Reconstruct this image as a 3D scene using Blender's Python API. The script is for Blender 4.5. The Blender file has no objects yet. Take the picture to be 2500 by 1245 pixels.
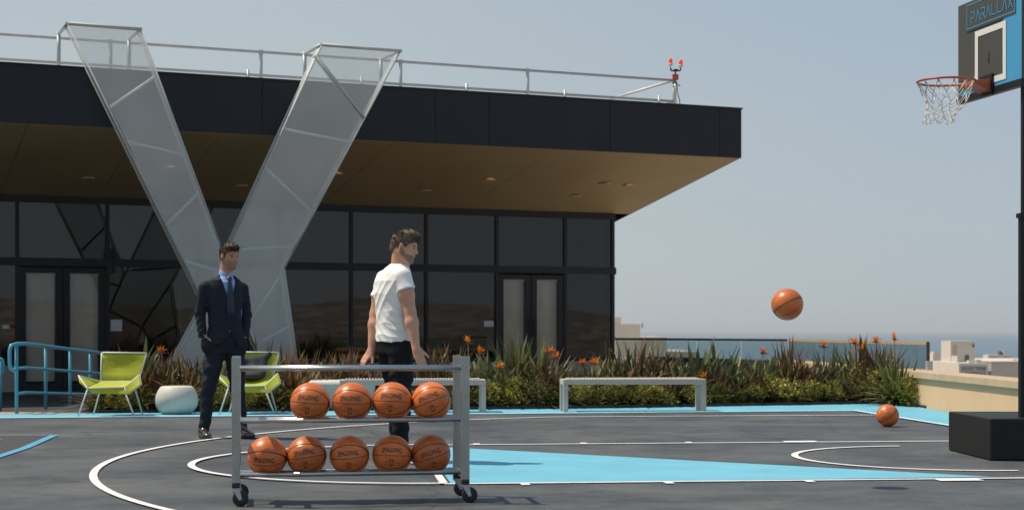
import bpy, math, random
import numpy as np
from mathutils import Vector, Matrix
random.seed(7)
PI = math.pi
S = bpy.context.scene
C = S.collection
R_ = math.radians

# ------------------------------------------------------------------ camera and site measurements
F = 3923.0; H = 1.0256; HY = 805.0           # focal length (photo px), eye height (m), horizon row
def gp(x, y, z=0.0):                           # point of a horizontal plane seen at a photo pixel
    Y = F * (H - z) / (y - HY)
    return ((x - 1250) / F * Y, Y)
def at(x, y, Y):                               # point at depth Y
    return ((x - 1250) / F * Y, Y, H - (y - HY) / F * Y)
CA, SA = math.cos(.1073), math.sin(.1073)
def court(u, v, z=0.0):                        # court coordinates: u towards the baseline, v away from camera
    return (-.6444 + u * CA - v * SA, 12.446 + u * SA + v * CA, z)
BT = math.atan(.4245)                          # the pavilion's front runs at this angle
BE = (math.cos(BT), math.sin(BT)); BN = (math.sin(BT), -math.cos(BT)); BO = (2.36, 37.04)
def bp(s, d, z):                               # building coordinates: s along the front, d outwards
    return (BO[0] + BE[0] * s + BN[0] * d, BO[1] + BE[1] * s + BN[1] * d, z)
def bs(x, y, d):                               # the s and z of a pixel on the plane at offset d
    k = (x - 1250) / F
    ox, oy = BO[0] + BN[0] * d, BO[1] + BN[1] * d
    s = (k * oy - ox) / (BE[0] - k * BE[1])
    Y = oy + BE[1] * s
    return s, H - (y - HY) / F * Y

# ------------------------------------------------------------------ materials
def nt(name):
    m = bpy.data.materials.new(name); m.use_nodes = True
    return m, m.node_tree.nodes, m.node_tree.links
def mat(name, col, rough=.6, metal=0, spec=.5, var=.0, scale=8, bump=0, bscale=40, attr=False, trans=0, coat=0, detail=4):
    m, N, L = nt(name); b = N['Principled BSDF']
    b.inputs['Base Color'].default_value = (*col, 1); b.inputs['Roughness'].default_value = rough
    b.inputs['Metallic'].default_value = metal; b.inputs['Specular IOR Level'].default_value = spec
    b.inputs['Coat Weight'].default_value = coat
    tc = N.new('ShaderNodeTexCoord')
    if var:
        n = N.new('ShaderNodeTexNoise'); n.inputs['Scale'].default_value = scale; n.inputs['Detail'].default_value = detail
        n.inputs['Roughness'].default_value = .65
        L.new(tc.outputs['Object'], n.inputs['Vector'])
        r = N.new('ShaderNodeValToRGB')
        r.color_ramp.elements[0].position = .3; r.color_ramp.elements[1].position = .7
        r.color_ramp.elements[0].color = (*[c * (1 - var) for c in col], 1)
        r.color_ramp.elements[1].color = (*[min(1, c * (1 + var)) for c in col], 1)
        L.new(n.outputs['Fac'], r.inputs['Fac']); L.new(r.outputs['Color'], b.inputs['Base Color'])
        mr = N.new('ShaderNodeMapRange'); mr.inputs['To Min'].default_value = max(.02, rough - .1); mr.inputs['To Max'].default_value = min(1, rough + .1)
        L.new(n.outputs['Fac'], mr.inputs['Value']); L.new(mr.outputs['Result'], b.inputs['Roughness'])
    if attr:
        a = N.new('ShaderNodeAttribute'); a.attribute_name = 'tint'
        x = N.new('ShaderNodeMix'); x.data_type = 'RGBA'; x.blend_type = 'MULTIPLY'; x.inputs['Factor'].default_value = 1
        x.inputs['A'].default_value = (*col, 1); L.new(a.outputs['Color'], x.inputs['B'])
        L.new(x.outputs['Result'], b.inputs['Base Color'])
        if trans:
            t = N.new('ShaderNodeBsdfTranslucent'); L.new(x.outputs['Result'], t.inputs['Color'])
            ms = N.new('ShaderNodeMixShader'); ms.inputs['Fac'].default_value = trans
            L.new(b.outputs[0], ms.inputs[1]); L.new(t.outputs[0], ms.inputs[2]); L.new(ms.outputs[0], N['Material Output'].inputs[0])
    if bump:
        n = N.new('ShaderNodeTexNoise'); n.inputs['Scale'].default_value = bscale; n.inputs['Detail'].default_value = 3
        L.new(tc.outputs['Object'], n.inputs['Vector'])
        k = N.new('ShaderNodeBump'); k.inputs['Strength'].default_value = bump; k.inputs['Distance'].default_value = .01
        L.new(n.outputs['Fac'], k.inputs['Height']); L.new(k.outputs[0], b.inputs['Normal'])
    return m
def emis(name, col, st):
    m, N, L = nt(name); b = N['Principled BSDF']
    b.inputs['Base Color'].default_value = (*col, 1); b.inputs['Emission Color'].default_value = (*col, 1)
    b.inputs['Emission Strength'].default_value = st
    return m
def see_through(name, tint, fac, col, rough=.5, fres=False, stain=False):
    m, N, L = nt(name); b = N['Principled BSDF']
    b.inputs['Base Color'].default_value = (*col, 1); b.inputs['Roughness'].default_value = rough
    t = N.new('ShaderNodeBsdfTransparent'); t.inputs['Color'].default_value = (*tint, 1)
    ms = N.new('ShaderNodeMixShader')
    if fres:
        N.remove(b); b = N.new('ShaderNodeBsdfGlossy'); b.inputs['Roughness'].default_value = rough; b.inputs['Color'].default_value = (*col, 1)
        f = N.new('ShaderNodeLayerWeight'); pw = N.new('ShaderNodeMath'); pw.operation = 'POWER'; pw.inputs[1].default_value = 5
        L.new(f.outputs['Facing'], pw.inputs[0]); ma = N.new('ShaderNodeMath'); ma.operation = 'MULTIPLY_ADD'
        f0 = ((fac - 1) / (fac + 1)) ** 2; ma.inputs[1].default_value = 1 - f0; ma.inputs[2].default_value = f0
        L.new(pw.outputs[0], ma.inputs[0]); L.new(ma.outputs[0], ms.inputs['Fac'])
        tc = N.new('ShaderNodeTexCoord'); n = N.new('ShaderNodeTexNoise'); n.inputs['Scale'].default_value = .9; n.inputs['Detail'].default_value = 1
        L.new(tc.outputs['Object'], n.inputs['Vector'])
        k = N.new('ShaderNodeBump'); k.inputs['Strength'].default_value = .02; k.inputs['Distance'].default_value = .006
        L.new(n.outputs['Fac'], k.inputs['Height']); L.new(k.outputs[0], b.inputs['Normal'])
    else: ms.inputs['Fac'].default_value = fac
    if stain:
        tc = N.new('ShaderNodeTexCoord'); n = N.new('ShaderNodeTexNoise'); n.inputs['Scale'].default_value = .8; n.inputs['Detail'].default_value = 8; L.new(tc.outputs['Object'], n.inputs['Vector'])
        q = N.new('ShaderNodeMapRange'); q.inputs['From Min'].default_value = .3; q.inputs['From Max'].default_value = .7; q.inputs['To Min'].default_value = fac - .05; q.inputs['To Max'].default_value = fac + .07
        L.new(n.outputs['Fac'], q.inputs['Value']); L.new(q.outputs[0], ms.inputs['Fac'])
    L.new(t.outputs[0], ms.inputs[1]); L.new(b.outputs[0], ms.inputs[2]); L.new(ms.outputs[0], N['Material Output'].inputs[0])
    return m

M = {}
M['white_paint'] = mat('white_line_paint', (.78, .74, .70), .6, var=.06, scale=6)
M['cyan'] = mat('cyan_court_paint', (.15, .45, .57), .6, var=.10, scale=1.7, bump=.1, bscale=120, detail=8)
M['blue_paint'] = mat('blue_line_paint', (.09, .34, .52), .6, var=.1, scale=6)
M['dark_paint'] = mat('dark_emblem_paint', (.045, .046, .042), .7, var=.12, scale=3)
M['fascia'] = mat('dark_fascia_metal', (.014, .017, .024), .5, spec=.25, var=.12, scale=1.2)
M['roof'] = mat('pale_roof_membrane', (.45, .44, .42), .8, var=.1, scale=2)
M['soffit'] = mat('brown_soffit_board', (.39, .300, .165), .65, spec=.2, var=.10, scale=.5, detail=6)
M['frame'] = mat('black_window_metal', (.012, .013, .015), .45, spec=.3)
M['curb'] = mat('beige_stucco', (.30, .27, .23), .9, var=.1, scale=3, bump=.2)
M['glass'] = see_through('tinted_window_glass', (.20, .20, .20), 1.66, (1, .93, .85), .01, True)
M['door_glass'] = see_through('clear_door_glass', (.80, .79, .76), 1.6, (.95, .95, 1), .01, True)
M['rail_glass'] = see_through('clear_balustrade_glass', (.80, .86, .85), 1.5, (1, 1, 1), .0, True)
M['blind'] = mat('taupe_roller_blind', (.62, .58, .50), .9, var=.06, scale=2)
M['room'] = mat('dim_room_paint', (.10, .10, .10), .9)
M['mesh'] = see_through('perforated_metal_mesh', (1, 1, 1), .47, (.84, .86, .79), .6, stain=True)
M['tube'] = mat('grey_galvanised_tube', (.42, .44, .42), .45, metal=.4, var=.1, scale=4)
M['pale_tube'] = mat('pale_galvanised_tube', (.48, .51, .47), .6, metal=.1, var=.1, scale=4)
M['rack'] = mat('brushed_aluminium', (.43, .45, .43), .28, metal=.85, var=.08, scale=9)
M['rubber'] = mat('black_rubber', (.018, .019, .02), .6, var=.2, scale=20)
M['chrome'] = mat('zinc_plated_steel', (.55, .56, .58), .35, metal=.9)
M['bench'] = mat('brushed_bench_metal', (.55, .50, .43), .6, metal=.1, var=.07, scale=6)
M['cream'] = mat('cream_moulded_plastic', (.66, .62, .53), .55, var=.05, scale=4)
M['blue_rail'] = mat('blue_enamel', (.085, .34, .44), .38, var=.08, scale=6)
M['lime'] = mat('lime_green_cord', (.44, .46, .025), .6, var=.10, scale=6, bump=.2, bscale=90)
M['white_metal'] = mat('white_powder_coat', (.70, .70, .66), .4)
M['stucco'] = mat('tan_stucco', (.66, .43, .25), .9, var=.07, scale=1.6, bump=.3, bscale=60, detail=8)
M['coping'] = mat('tan_coping_stone', (.50, .37, .23), .85, var=.12, scale=2.2, bump=.2)
M['dark_rail'] = mat('dark_handrail', (.05, .055, .05), .4, metal=.3)
M['tan_rail'] = mat('tan_handrail', (.50, .36, .20), .5)
M['soil'] = mat('bark_mulch', (.035, .026, .02), .95, var=.4, scale=14, bump=.8, bscale=30)
M['edging'] = mat('charcoal_edging', (.03, .03, .032), .7, var=.15)
M['black_box'] = mat('matt_black_padding', (.014, .015, .014), .55, spec=.3, var=.25, scale=2.5, bump=.06, bscale=20)
M['board_dark'] = mat('charcoal_board_paint', (.062, .060, .050), .55, var=.06, scale=2)
M['board_blue'] = mat('blue_board_paint', (.055, .30, .52), .5, var=.05, scale=2)
M['board_white'] = mat('white_board_paint', (.72, .69, .64), .6)
M['black_metal'] = mat('black_pole_metal', (.012, .014, .014), .5, spec=.3)
M['rim'] = mat('orange_red_enamel', (.44, .085, .035), .4, var=.1, scale=12)
M['net'] = mat('white_net_cord', (.66, .64, .56), .8)
M['city_white'] = mat('white_city_render', (.60, .54, .46), .9, var=.06, scale=.4)
M['city_grey'] = mat('grey_city_render', (.44, .41, .37), .9, var=.08, scale=.3)
M['city_tan'] = mat('tan_city_render', (.50, .42, .32), .9, var=.08, scale=.3)
M['sign_grey'] = mat('grey_sign_paint', (.33, .34, .35), .8)
M['sign_text'] = mat('dark_sign_letters', (.10, .11, .13), .8)
M['paper'] = mat('white_paper', (.55, .55, .56), .8)
M['red'] = emis('red_beacon_lens', (.90, .035, .01), .35)
M['red_box'] = mat('red_enamel', (.40, .05, .04), .5)
M['yellow_post'] = mat('ochre_column', (.75, .62, .33), .7)
M['lamp'] = emis('lit_amber_lamp', (1, .42, .15), 1.5)
M['lamp_off'] = mat('dull_white_fixture', (.52, .47, .40), .6)
M['skin'] = mat('skin', (.50, .255, .165), .55, spec=.35, var=.08, scale=14)
M['skin_b'] = mat('fair_skin', (.60, .31, .20), .52, spec=.35, var=.08, scale=14)
M['hair'] = mat('dark_brown_hair', (.070, .048, .032), .55, var=.5, scale=60, bump=.8, bscale=110)
M['hair_b'] = mat('greying_brown_hair', (.135, .088, .056), .55, var=.6, scale=60, bump=.9, bscale=110)
M['suit'] = mat('navy_suit_wool', (.015, .0195, .030), .75, spec=.25, var=.15, scale=5, bump=.15, bscale=300)
M['blue_shirt'] = mat('pale_blue_shirt', (.28, .46, .80), .8)
M['tie'] = mat('navy_tie_silk', (.010, .020, .050), .5)
M['tee'] = mat('white_cotton', (.86, .84, .79), .9, var=.03, scale=8, bump=.15, bscale=30)
M['black_cloth'] = mat('black_cloth', (.010, .011, .013), .85, spec=.2, var=.2, scale=6)
M['grey_cloth'] = mat('charcoal_cloth', (.035, .036, .04), .9, var=.2, scale=10)
M['brown_leather'] = mat('brown_polished_leather', (.05, .034, .026), .22, coat=.6)
M['black_leather'] = mat('black_leather', (.015, .015, .016), .4)
M['eye'] = mat('eye', (.05, .04, .035), .2)
M['leaf'] = mat('foliage', (1, 1, 1), .5, spec=.35, attr=True, trans=.25)
M['flower'] = mat('orange_petal', (1, 1, 1), .5, attr=True, trans=.3)

# court surface with wear and streaks
def court_mat():
    m, N, L = nt('grey_acrylic_court'); b = N['Principled BSDF']
    tc = N.new('ShaderNodeTexCoord')
    mp = N.new('ShaderNodeMapping'); mp.inputs['Scale'].default_value = (.8, 1.1, 1); mp.inputs['Rotation'].default_value = (0, 0, .3)
    L.new(tc.outputs['Object'], mp.inputs['Vector'])
    n1 = N.new('ShaderNodeTexNoise'); n1.inputs['Scale'].default_value = .8; n1.inputs['Detail'].default_value = 10; n1.inputs['Roughness'].default_value = .68
    n1.inputs['Distortion'].default_value = .1
    L.new(mp.outputs[0], n1.inputs['Vector'])
    n2 = N.new('ShaderNodeTexNoise'); n2.inputs['Scale'].default_value = 55; n2.inputs['Detail'].default_value = 3
    L.new(tc.outputs['Object'], n2.inputs['Vector'])
    r = N.new('ShaderNodeValToRGB'); e = r.color_ramp.elements
    e[0].position = .36; e[0].color = (.058, .068, .074, 1); e[1].position = .66; e[1].color = (.116, .120, .114, 1)
    L.new(n1.outputs['Fac'], r.inputs['Fac'])
    x = N.new('ShaderNodeMix'); x.data_type = 'RGBA'; x.blend_type = 'OVERLAY'; x.inputs['Factor'].default_value = .42
    L.new(r.outputs['Color'], x.inputs['A']); L.new(n2.outputs['Color'], x.inputs['B'])
    mp2 = N.new('ShaderNodeMapping'); mp2.inputs['Scale'].default_value = (.8, 2.2, 1); mp2.inputs['Rotation'].default_value = (0, 0, -.1); L.new(tc.outputs['Object'], mp2.inputs['Vector'])
    n3 = N.new('ShaderNodeTexNoise'); n3.inputs['Scale'].default_value = 1.6; n3.inputs['Detail'].default_value = 7; n3.inputs['Roughness'].default_value = .7; L.new(mp2.outputs[0], n3.inputs['Vector'])
    r3 = N.new('ShaderNodeValToRGB'); r3.color_ramp.elements[0].position = .38; r3.color_ramp.elements[0].color = (.90, .91, .92, 1); r3.color_ramp.elements[1].position = .66; r3.color_ramp.elements[1].color = (1.08, 1.07, 1.06, 1)
    L.new(n3.outputs['Fac'], r3.inputs['Fac']); x2 = N.new('ShaderNodeMix'); x2.data_type = 'RGBA'; x2.blend_type = 'MULTIPLY'; x2.inputs['Factor'].default_value = 1; L.new(x.outputs['Result'], x2.inputs['A']); L.new(r3.outputs['Color'], x2.inputs['B']); x = x2
    # pale grit flecks and a few dark scuffs
    v = N.new('ShaderNodeTexVoronoi'); v.inputs['Scale'].default_value = 5.5; L.new(tc.outputs['Object'], v.inputs['Vector'])
    lt = N.new('ShaderNodeMath'); lt.operation = 'LESS_THAN'; lt.inputs[1].default_value = .045; L.new(v.outputs['Distance'], lt.inputs[0])
    y = N.new('ShaderNodeMix'); y.data_type = 'RGBA'; y.inputs['B'].default_value = (.22, .22, .20, 1)
    L.new(lt.outputs[0], y.inputs['Factor']); L.new(x.outputs['Result'], y.inputs['A'])
    v3 = N.new('ShaderNodeTexVoronoi'); v3.feature = 'DISTANCE_TO_EDGE'; v3.inputs['Scale'].default_value = .23; nd = N.new('ShaderNodeTexNoise'); nd.inputs['Scale'].default_value = 2.5; nd.inputs['Detail'].default_value = 6; L.new(tc.outputs['Object'], nd.inputs['Vector'])
    va = N.new('ShaderNodeVectorMath'); va.operation = 'MULTIPLY_ADD'; va.inputs[1].default_value = (.5, .5, 0); L.new(nd.outputs['Color'], va.inputs[0]); L.new(tc.outputs['Object'], va.inputs[2]); L.new(va.outputs[0], v3.inputs['Vector'])
    l3 = N.new('ShaderNodeMath'); l3.operation = 'LESS_THAN'; l3.inputs[1].default_value = .0014; L.new(v3.outputs['Distance'], l3.inputs[0])
    n4 = N.new('ShaderNodeTexNoise'); n4.inputs['Scale'].default_value = 1.1; n4.inputs['Detail'].default_value = 12; n4.inputs['Roughness'].default_value = .75; L.new(tc.outputs['Object'], n4.inputs['Vector'])
    r4 = N.new('ShaderNodeValToRGB'); r4.color_ramp.elements[0].position = .40; r4.color_ramp.elements[0].color = (.66, .67, .68, 1); r4.color_ramp.elements[1].position = .54; r4.color_ramp.elements[1].color = (1.04, 1.04, 1.04, 1); L.new(n4.outputs['Fac'], r4.inputs['Fac'])
    y4 = N.new('ShaderNodeMix'); y4.data_type = 'RGBA'; y4.blend_type = 'MULTIPLY'; y4.inputs['Factor'].default_value = 1; L.new(y.outputs['Result'], y4.inputs['A']); L.new(r4.outputs['Color'], y4.inputs['B'])
    y5 = N.new('ShaderNodeMix'); y5.data_type = 'RGBA'; y5.inputs['B'].default_value = (.03, .032, .033, 1); L.new(l3.outputs[0], y5.inputs['Factor']); L.new(y4.outputs['Result'], y5.inputs['A']); y = y5
    L.new(y.outputs['Result'], b.inputs['Base Color'])
    mr = N.new('ShaderNodeMapRange'); mr.inputs['To Min'].default_value = .55; mr.inputs['To Max'].default_value = .8
    L.new(n1.outputs['Fac'], mr.inputs['Value']); L.new(mr.outputs[0], b.inputs['Roughness'])
    b.inputs['Specular IOR Level'].default_value = .35
    k = N.new('ShaderNodeBump'); k.inputs['Strength'].default_value = .3; k.inputs['Distance'].default_value = .004
    L.new(n2.outputs['Fac'], k.inputs['Height']); L.new(k.outputs[0], b.inputs['Normal'])
    return m
M['court'] = court_mat()

def ball_mat():
    m, N, L = nt('orange_pebbled_leather'); b = N['Principled BSDF']
    tc = N.new('ShaderNodeTexCoord'); sp = N.new('ShaderNodeSeparateXYZ'); L.new(tc.outputs['Object'], sp.inputs[0])
    def mth(op, a, bb=None, cc=None):
        q = N.new('ShaderNodeMath'); q.operation = op
        for i, v in enumerate((a, bb, cc)):
            if v is None: continue
            if isinstance(v, (int, float)): q.inputs[i].default_value = v
            else: L.new(v, q.inputs[i])
        return q.outputs[0]
    r = .1195
    az = mth('ABSOLUTE', sp.outputs['Z']); ay = mth('ABSOLUTE', sp.outputs['Y'])
    ex = mth('POWER', mth('DIVIDE', sp.outputs['X'], r * .97), 2); ez = mth('POWER', mth('DIVIDE', sp.outputs['Z'], r * .66), 2)
    ov = mth('MULTIPLY', mth('ABSOLUTE', mth('SUBTRACT', mth('SQRT', mth('ADD', ex, ez)), 1)), r * .62)
    dmin = mth('MINIMUM', mth('MINIMUM', az, ay), ov)
    seam = mth('LESS_THAN', dmin, .0021)
    n = N.new('ShaderNodeTexNoise'); n.inputs['Scale'].default_value = 9; n.inputs['Detail'].default_value = 4; L.new(tc.outputs['Object'], n.inputs['Vector'])
    rr = N.new('ShaderNodeValToRGB'); e = rr.color_ramp.elements
    e[0].position = .3; e[0].color = (.57, .132, .028, 1); e[1].position = .75; e[1].color = (.80, .225, .048, 1)
    L.new(n.outputs['Fac'], rr.inputs['Fac'])
    oi = N.new('ShaderNodeObjectInfo'); wr = N.new('ShaderNodeHueSaturation'); mv = N.new('ShaderNodeMapRange'); mv.inputs['To Min'].default_value = .82; mv.inputs['To Max'].default_value = 1.12
    L.new(oi.outputs['Random'], mv.inputs['Value']); L.new(mv.outputs[0], wr.inputs['Value']); L.new(rr.outputs['Color'], wr.inputs['Color'])
    x = N.new('ShaderNodeMix'); x.data_type = 'RGBA'; x.inputs['B'].default_value = (.095, .035, .018, 1)
    L.new(seam, x.inputs['Factor']); L.new(wr.outputs['Color'], x.inputs['A']); L.new(x.outputs['Result'], b.inputs['Base Color'])
    b.inputs['Roughness'].default_value = .36
    v = N.new('ShaderNodeTexVoronoi'); v.inputs['Scale'].default_value = 330; L.new(tc.outputs['Object'], v.inputs['Vector'])
    gr = mth('ADD', mth('MULTIPLY', v.outputs['Distance'], .25), mth('MULTIPLY', mth('MINIMUM', mth('DIVIDE', dmin, .005), 1), 1.6))
    k = N.new('ShaderNodeBump'); k.inputs['Strength'].default_value = .6; k.inputs['Distance'].default_value = .0015
    L.new(gr, k.inputs['Height']); L.new(k.outputs[0], b.inputs['Normal'])
    return m
M['ball'] = ball_mat()
M['ball_ink'] = mat('black_ball_ink', (.105, .040, .026), .5)

def sea_mat():
    m, N, L = nt('sea_water'); b = N['Principled BSDF']
    b.inputs['Base Color'].default_value = (.085, .15, .21, 1); b.inputs['Roughness'].default_value = .5; b.inputs['Specular IOR Level'].default_value = .25
    tc = N.new('ShaderNodeTexCoord'); n = N.new('ShaderNodeTexNoise'); n.inputs['Scale'].default_value = .02; n.inputs['Detail'].default_value = 8
    L.new(tc.outputs['Object'], n.inputs['Vector'])
    k = N.new('ShaderNodeBump'); k.inputs['Strength'].default_value = .6; k.inputs['Distance'].default_value = 2
    L.new(n.outputs['Fac'], k.inputs['Height']); L.new(k.outputs[0], b.inputs['Normal'])
    return m
M['sea'] = sea_mat()

# ------------------------------------------------------------------ mesh helpers
def tag(o, label=None, cat=None, group=None, kind=None):
    if label: o['label'] = label
    if cat: o['category'] = cat
    if group: o['group'] = group
    if kind: o['kind'] = kind
    return o
def empty(name, loc, rz=0):
    o = bpy.data.objects.new(name, None); C.objects.link(o); o.location = loc; o.rotation_euler = (0, 0, rz); o.empty_display_size = .1
    return o
def to3(p): return Vector(p)
class MB:
    def __init__(s): s.v = []; s.f = []; s.sm = []; s.c = []
    def poly(s, pts, smooth=False, col=None):
        b = len(s.v); s.v += [tuple(p) for p in pts]; s.f.append(tuple(range(b, b + len(pts)))); s.sm.append(smooth)
        s.c += [col or (1, 1, 1)] * len(pts)
    def grid(s, rows, closed=False, smooth=True, cap=False, col=None):
        b = len(s.v); n = len(rows[0])
        for r in rows: s.v += [tuple(p) for p in r]
        s.c += [col or (1, 1, 1)] * (n * len(rows))
        for i in range(len(rows) - 1):
            for j in range(n if closed else n - 1):
                k = (j + 1) % n
                s.f.append((b + i * n + j, b + i * n + k, b + (i + 1) * n + k, b + (i + 1) * n + j)); s.sm.append(smooth)
        if cap:
            s.f.append(tuple(b + j for j in reversed(range(n)))); s.sm.append(False)
            q = b + (len(rows) - 1) * n; s.f.append(tuple(q + j for j in range(n))); s.sm.append(False)
    def box(s, c, d, rz=0, T=None):
        x, y, z = d[0] / 2, d[1] / 2, d[2] / 2; ca, sa = math.cos(rz), math.sin(rz); b = len(s.v)
        for sx, sy, sz in ((-1,-1,-1),(1,-1,-1),(1,1,-1),(-1,1,-1),(-1,-1,1),(1,-1,1),(1,1,1),(-1,1,1)):
            p = (c[0] + sx*x*ca - sy*y*sa, c[1] + sx*x*sa + sy*y*ca, c[2] + sz*z)
            s.v.append(T(p) if T else p)
        s.c += [(1, 1, 1)] * 8
        for f in ((3,2,1,0),(4,5,6,7),(0,1,5,4),(1,2,6,5),(2,3,7,6),(3,0,4,7)):
            s.f.append(tuple(b + i for i in f)); s.sm.append(False)
    def hexa(s, P):                                  # eight corners, bottom four then top four
        b = len(s.v); s.v += [tuple(p) for p in P]; s.c += [(1, 1, 1)] * 8
        for f in ((3,2,1,0),(4,5,6,7),(0,1,5,4),(1,2,6,5),(2,3,7,6),(3,0,4,7)):
            s.f.append(tuple(b + i for i in f)); s.sm.append(False)
    def tube(s, pts, r, n=10, square=False, cap=True, rad=None, smooth=True):
        pts = [Vector(p) for p in pts]; rows = []
        if square: n = 4
        up = Vector((0, 0, 1)); prev = None
        for i, p in enumerate(pts):
            t = (pts[min(i + 1, len(pts) - 1)] - pts[max(i - 1, 0)]).normalized()
            if prev is None:
                a = up if abs(t.z) < .9 else Vector((0, 1, 0)) if not square else Vector((BE[0], BE[1], 0))
                x = t.cross(a).normalized()
            else:
                x = (prev - t * prev.dot(t)).normalized()
            prev = x; y = t.cross(x); rr = rad[i] if rad else r
            ph = PI / 4 if square else 0; k = rr * (2 ** .5 if square else 1)
            rows.append([p + x * k * math.cos(2*PI*j/n + ph) + y * k * math.sin(2*PI*j/n + ph) for j in range(n)])
        s.grid(rows, closed=True, smooth=smooth and not square, cap=cap)
    def lathe(s, prof, c=(0, 0, 0), n=32, T=None, cap=True):
        rows = [[((r * math.cos(2*PI*j/n)) + c[0], (r * math.sin(2*PI*j/n)) + c[1], z + c[2]) for j in range(n)] for r, z in prof]
        if T: rows = [[T(p) for p in r] for r in rows]
        s.grid(rows, closed=True, cap=cap)
    def build(s, name, m, parent=None, bevel=0, loc=None, rz=0, tint=False):
        me = bpy.data.meshes.new(name); me.from_pydata([tuple(p) for p in s.v], [], s.f)
        me.polygons.foreach_set('use_smooth', s.sm)
        if tint:
            a = me.color_attributes.new('tint', 'FLOAT_COLOR', 'POINT')
            a.data.foreach_set('color', np.array([(*c, 1) for c in s.c], dtype=np.float32).ravel())
        me.materials.append(m); me.update()
        o = bpy.data.objects.new(name, me); C.objects.link(o)
        if parent: o.parent = parent
        if loc: o.location = loc
        if rz: o.rotation_euler = (0, 0, rz)
        if bevel:
            b = o.modifiers.new('bevel', 'BEVEL'); b.width = bevel; b.segments = 2; b.limit_method = 'ANGLE'; b.angle_limit = .6
        return o
def copy_tree(o, parent=None):
    c = o.copy(); C.objects.link(c)
    if parent: c.parent = parent
    for ch in list(o.children): copy_tree(ch, c)
    return c
def P(label, cat, kind=None): return dict(label=label, cat=cat)

def text_mesh(txt, size, offset=0.0, align='CENTER'):
    cu = bpy.data.curves.new('lettering', 'FONT'); cu.body = txt; cu.size = size; cu.align_x = align; cu.align_y = 'CENTER'; cu.offset = offset; cu.resolution_u = 3
    o = bpy.data.objects.new('lettering', cu); C.objects.link(o)
    bpy.context.view_layer.update()
    dg = bpy.context.evaluated_depsgraph_get(); me = o.evaluated_get(dg).to_mesh()
    v = [tuple(x.co) for x in me.vertices]; f = [tuple(p.vertices) for p in me.polygons]
    o.evaluated_get(dg).to_mesh_clear(); bpy.data.objects.remove(o); bpy.data.curves.remove(cu)
    return v, f

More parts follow.
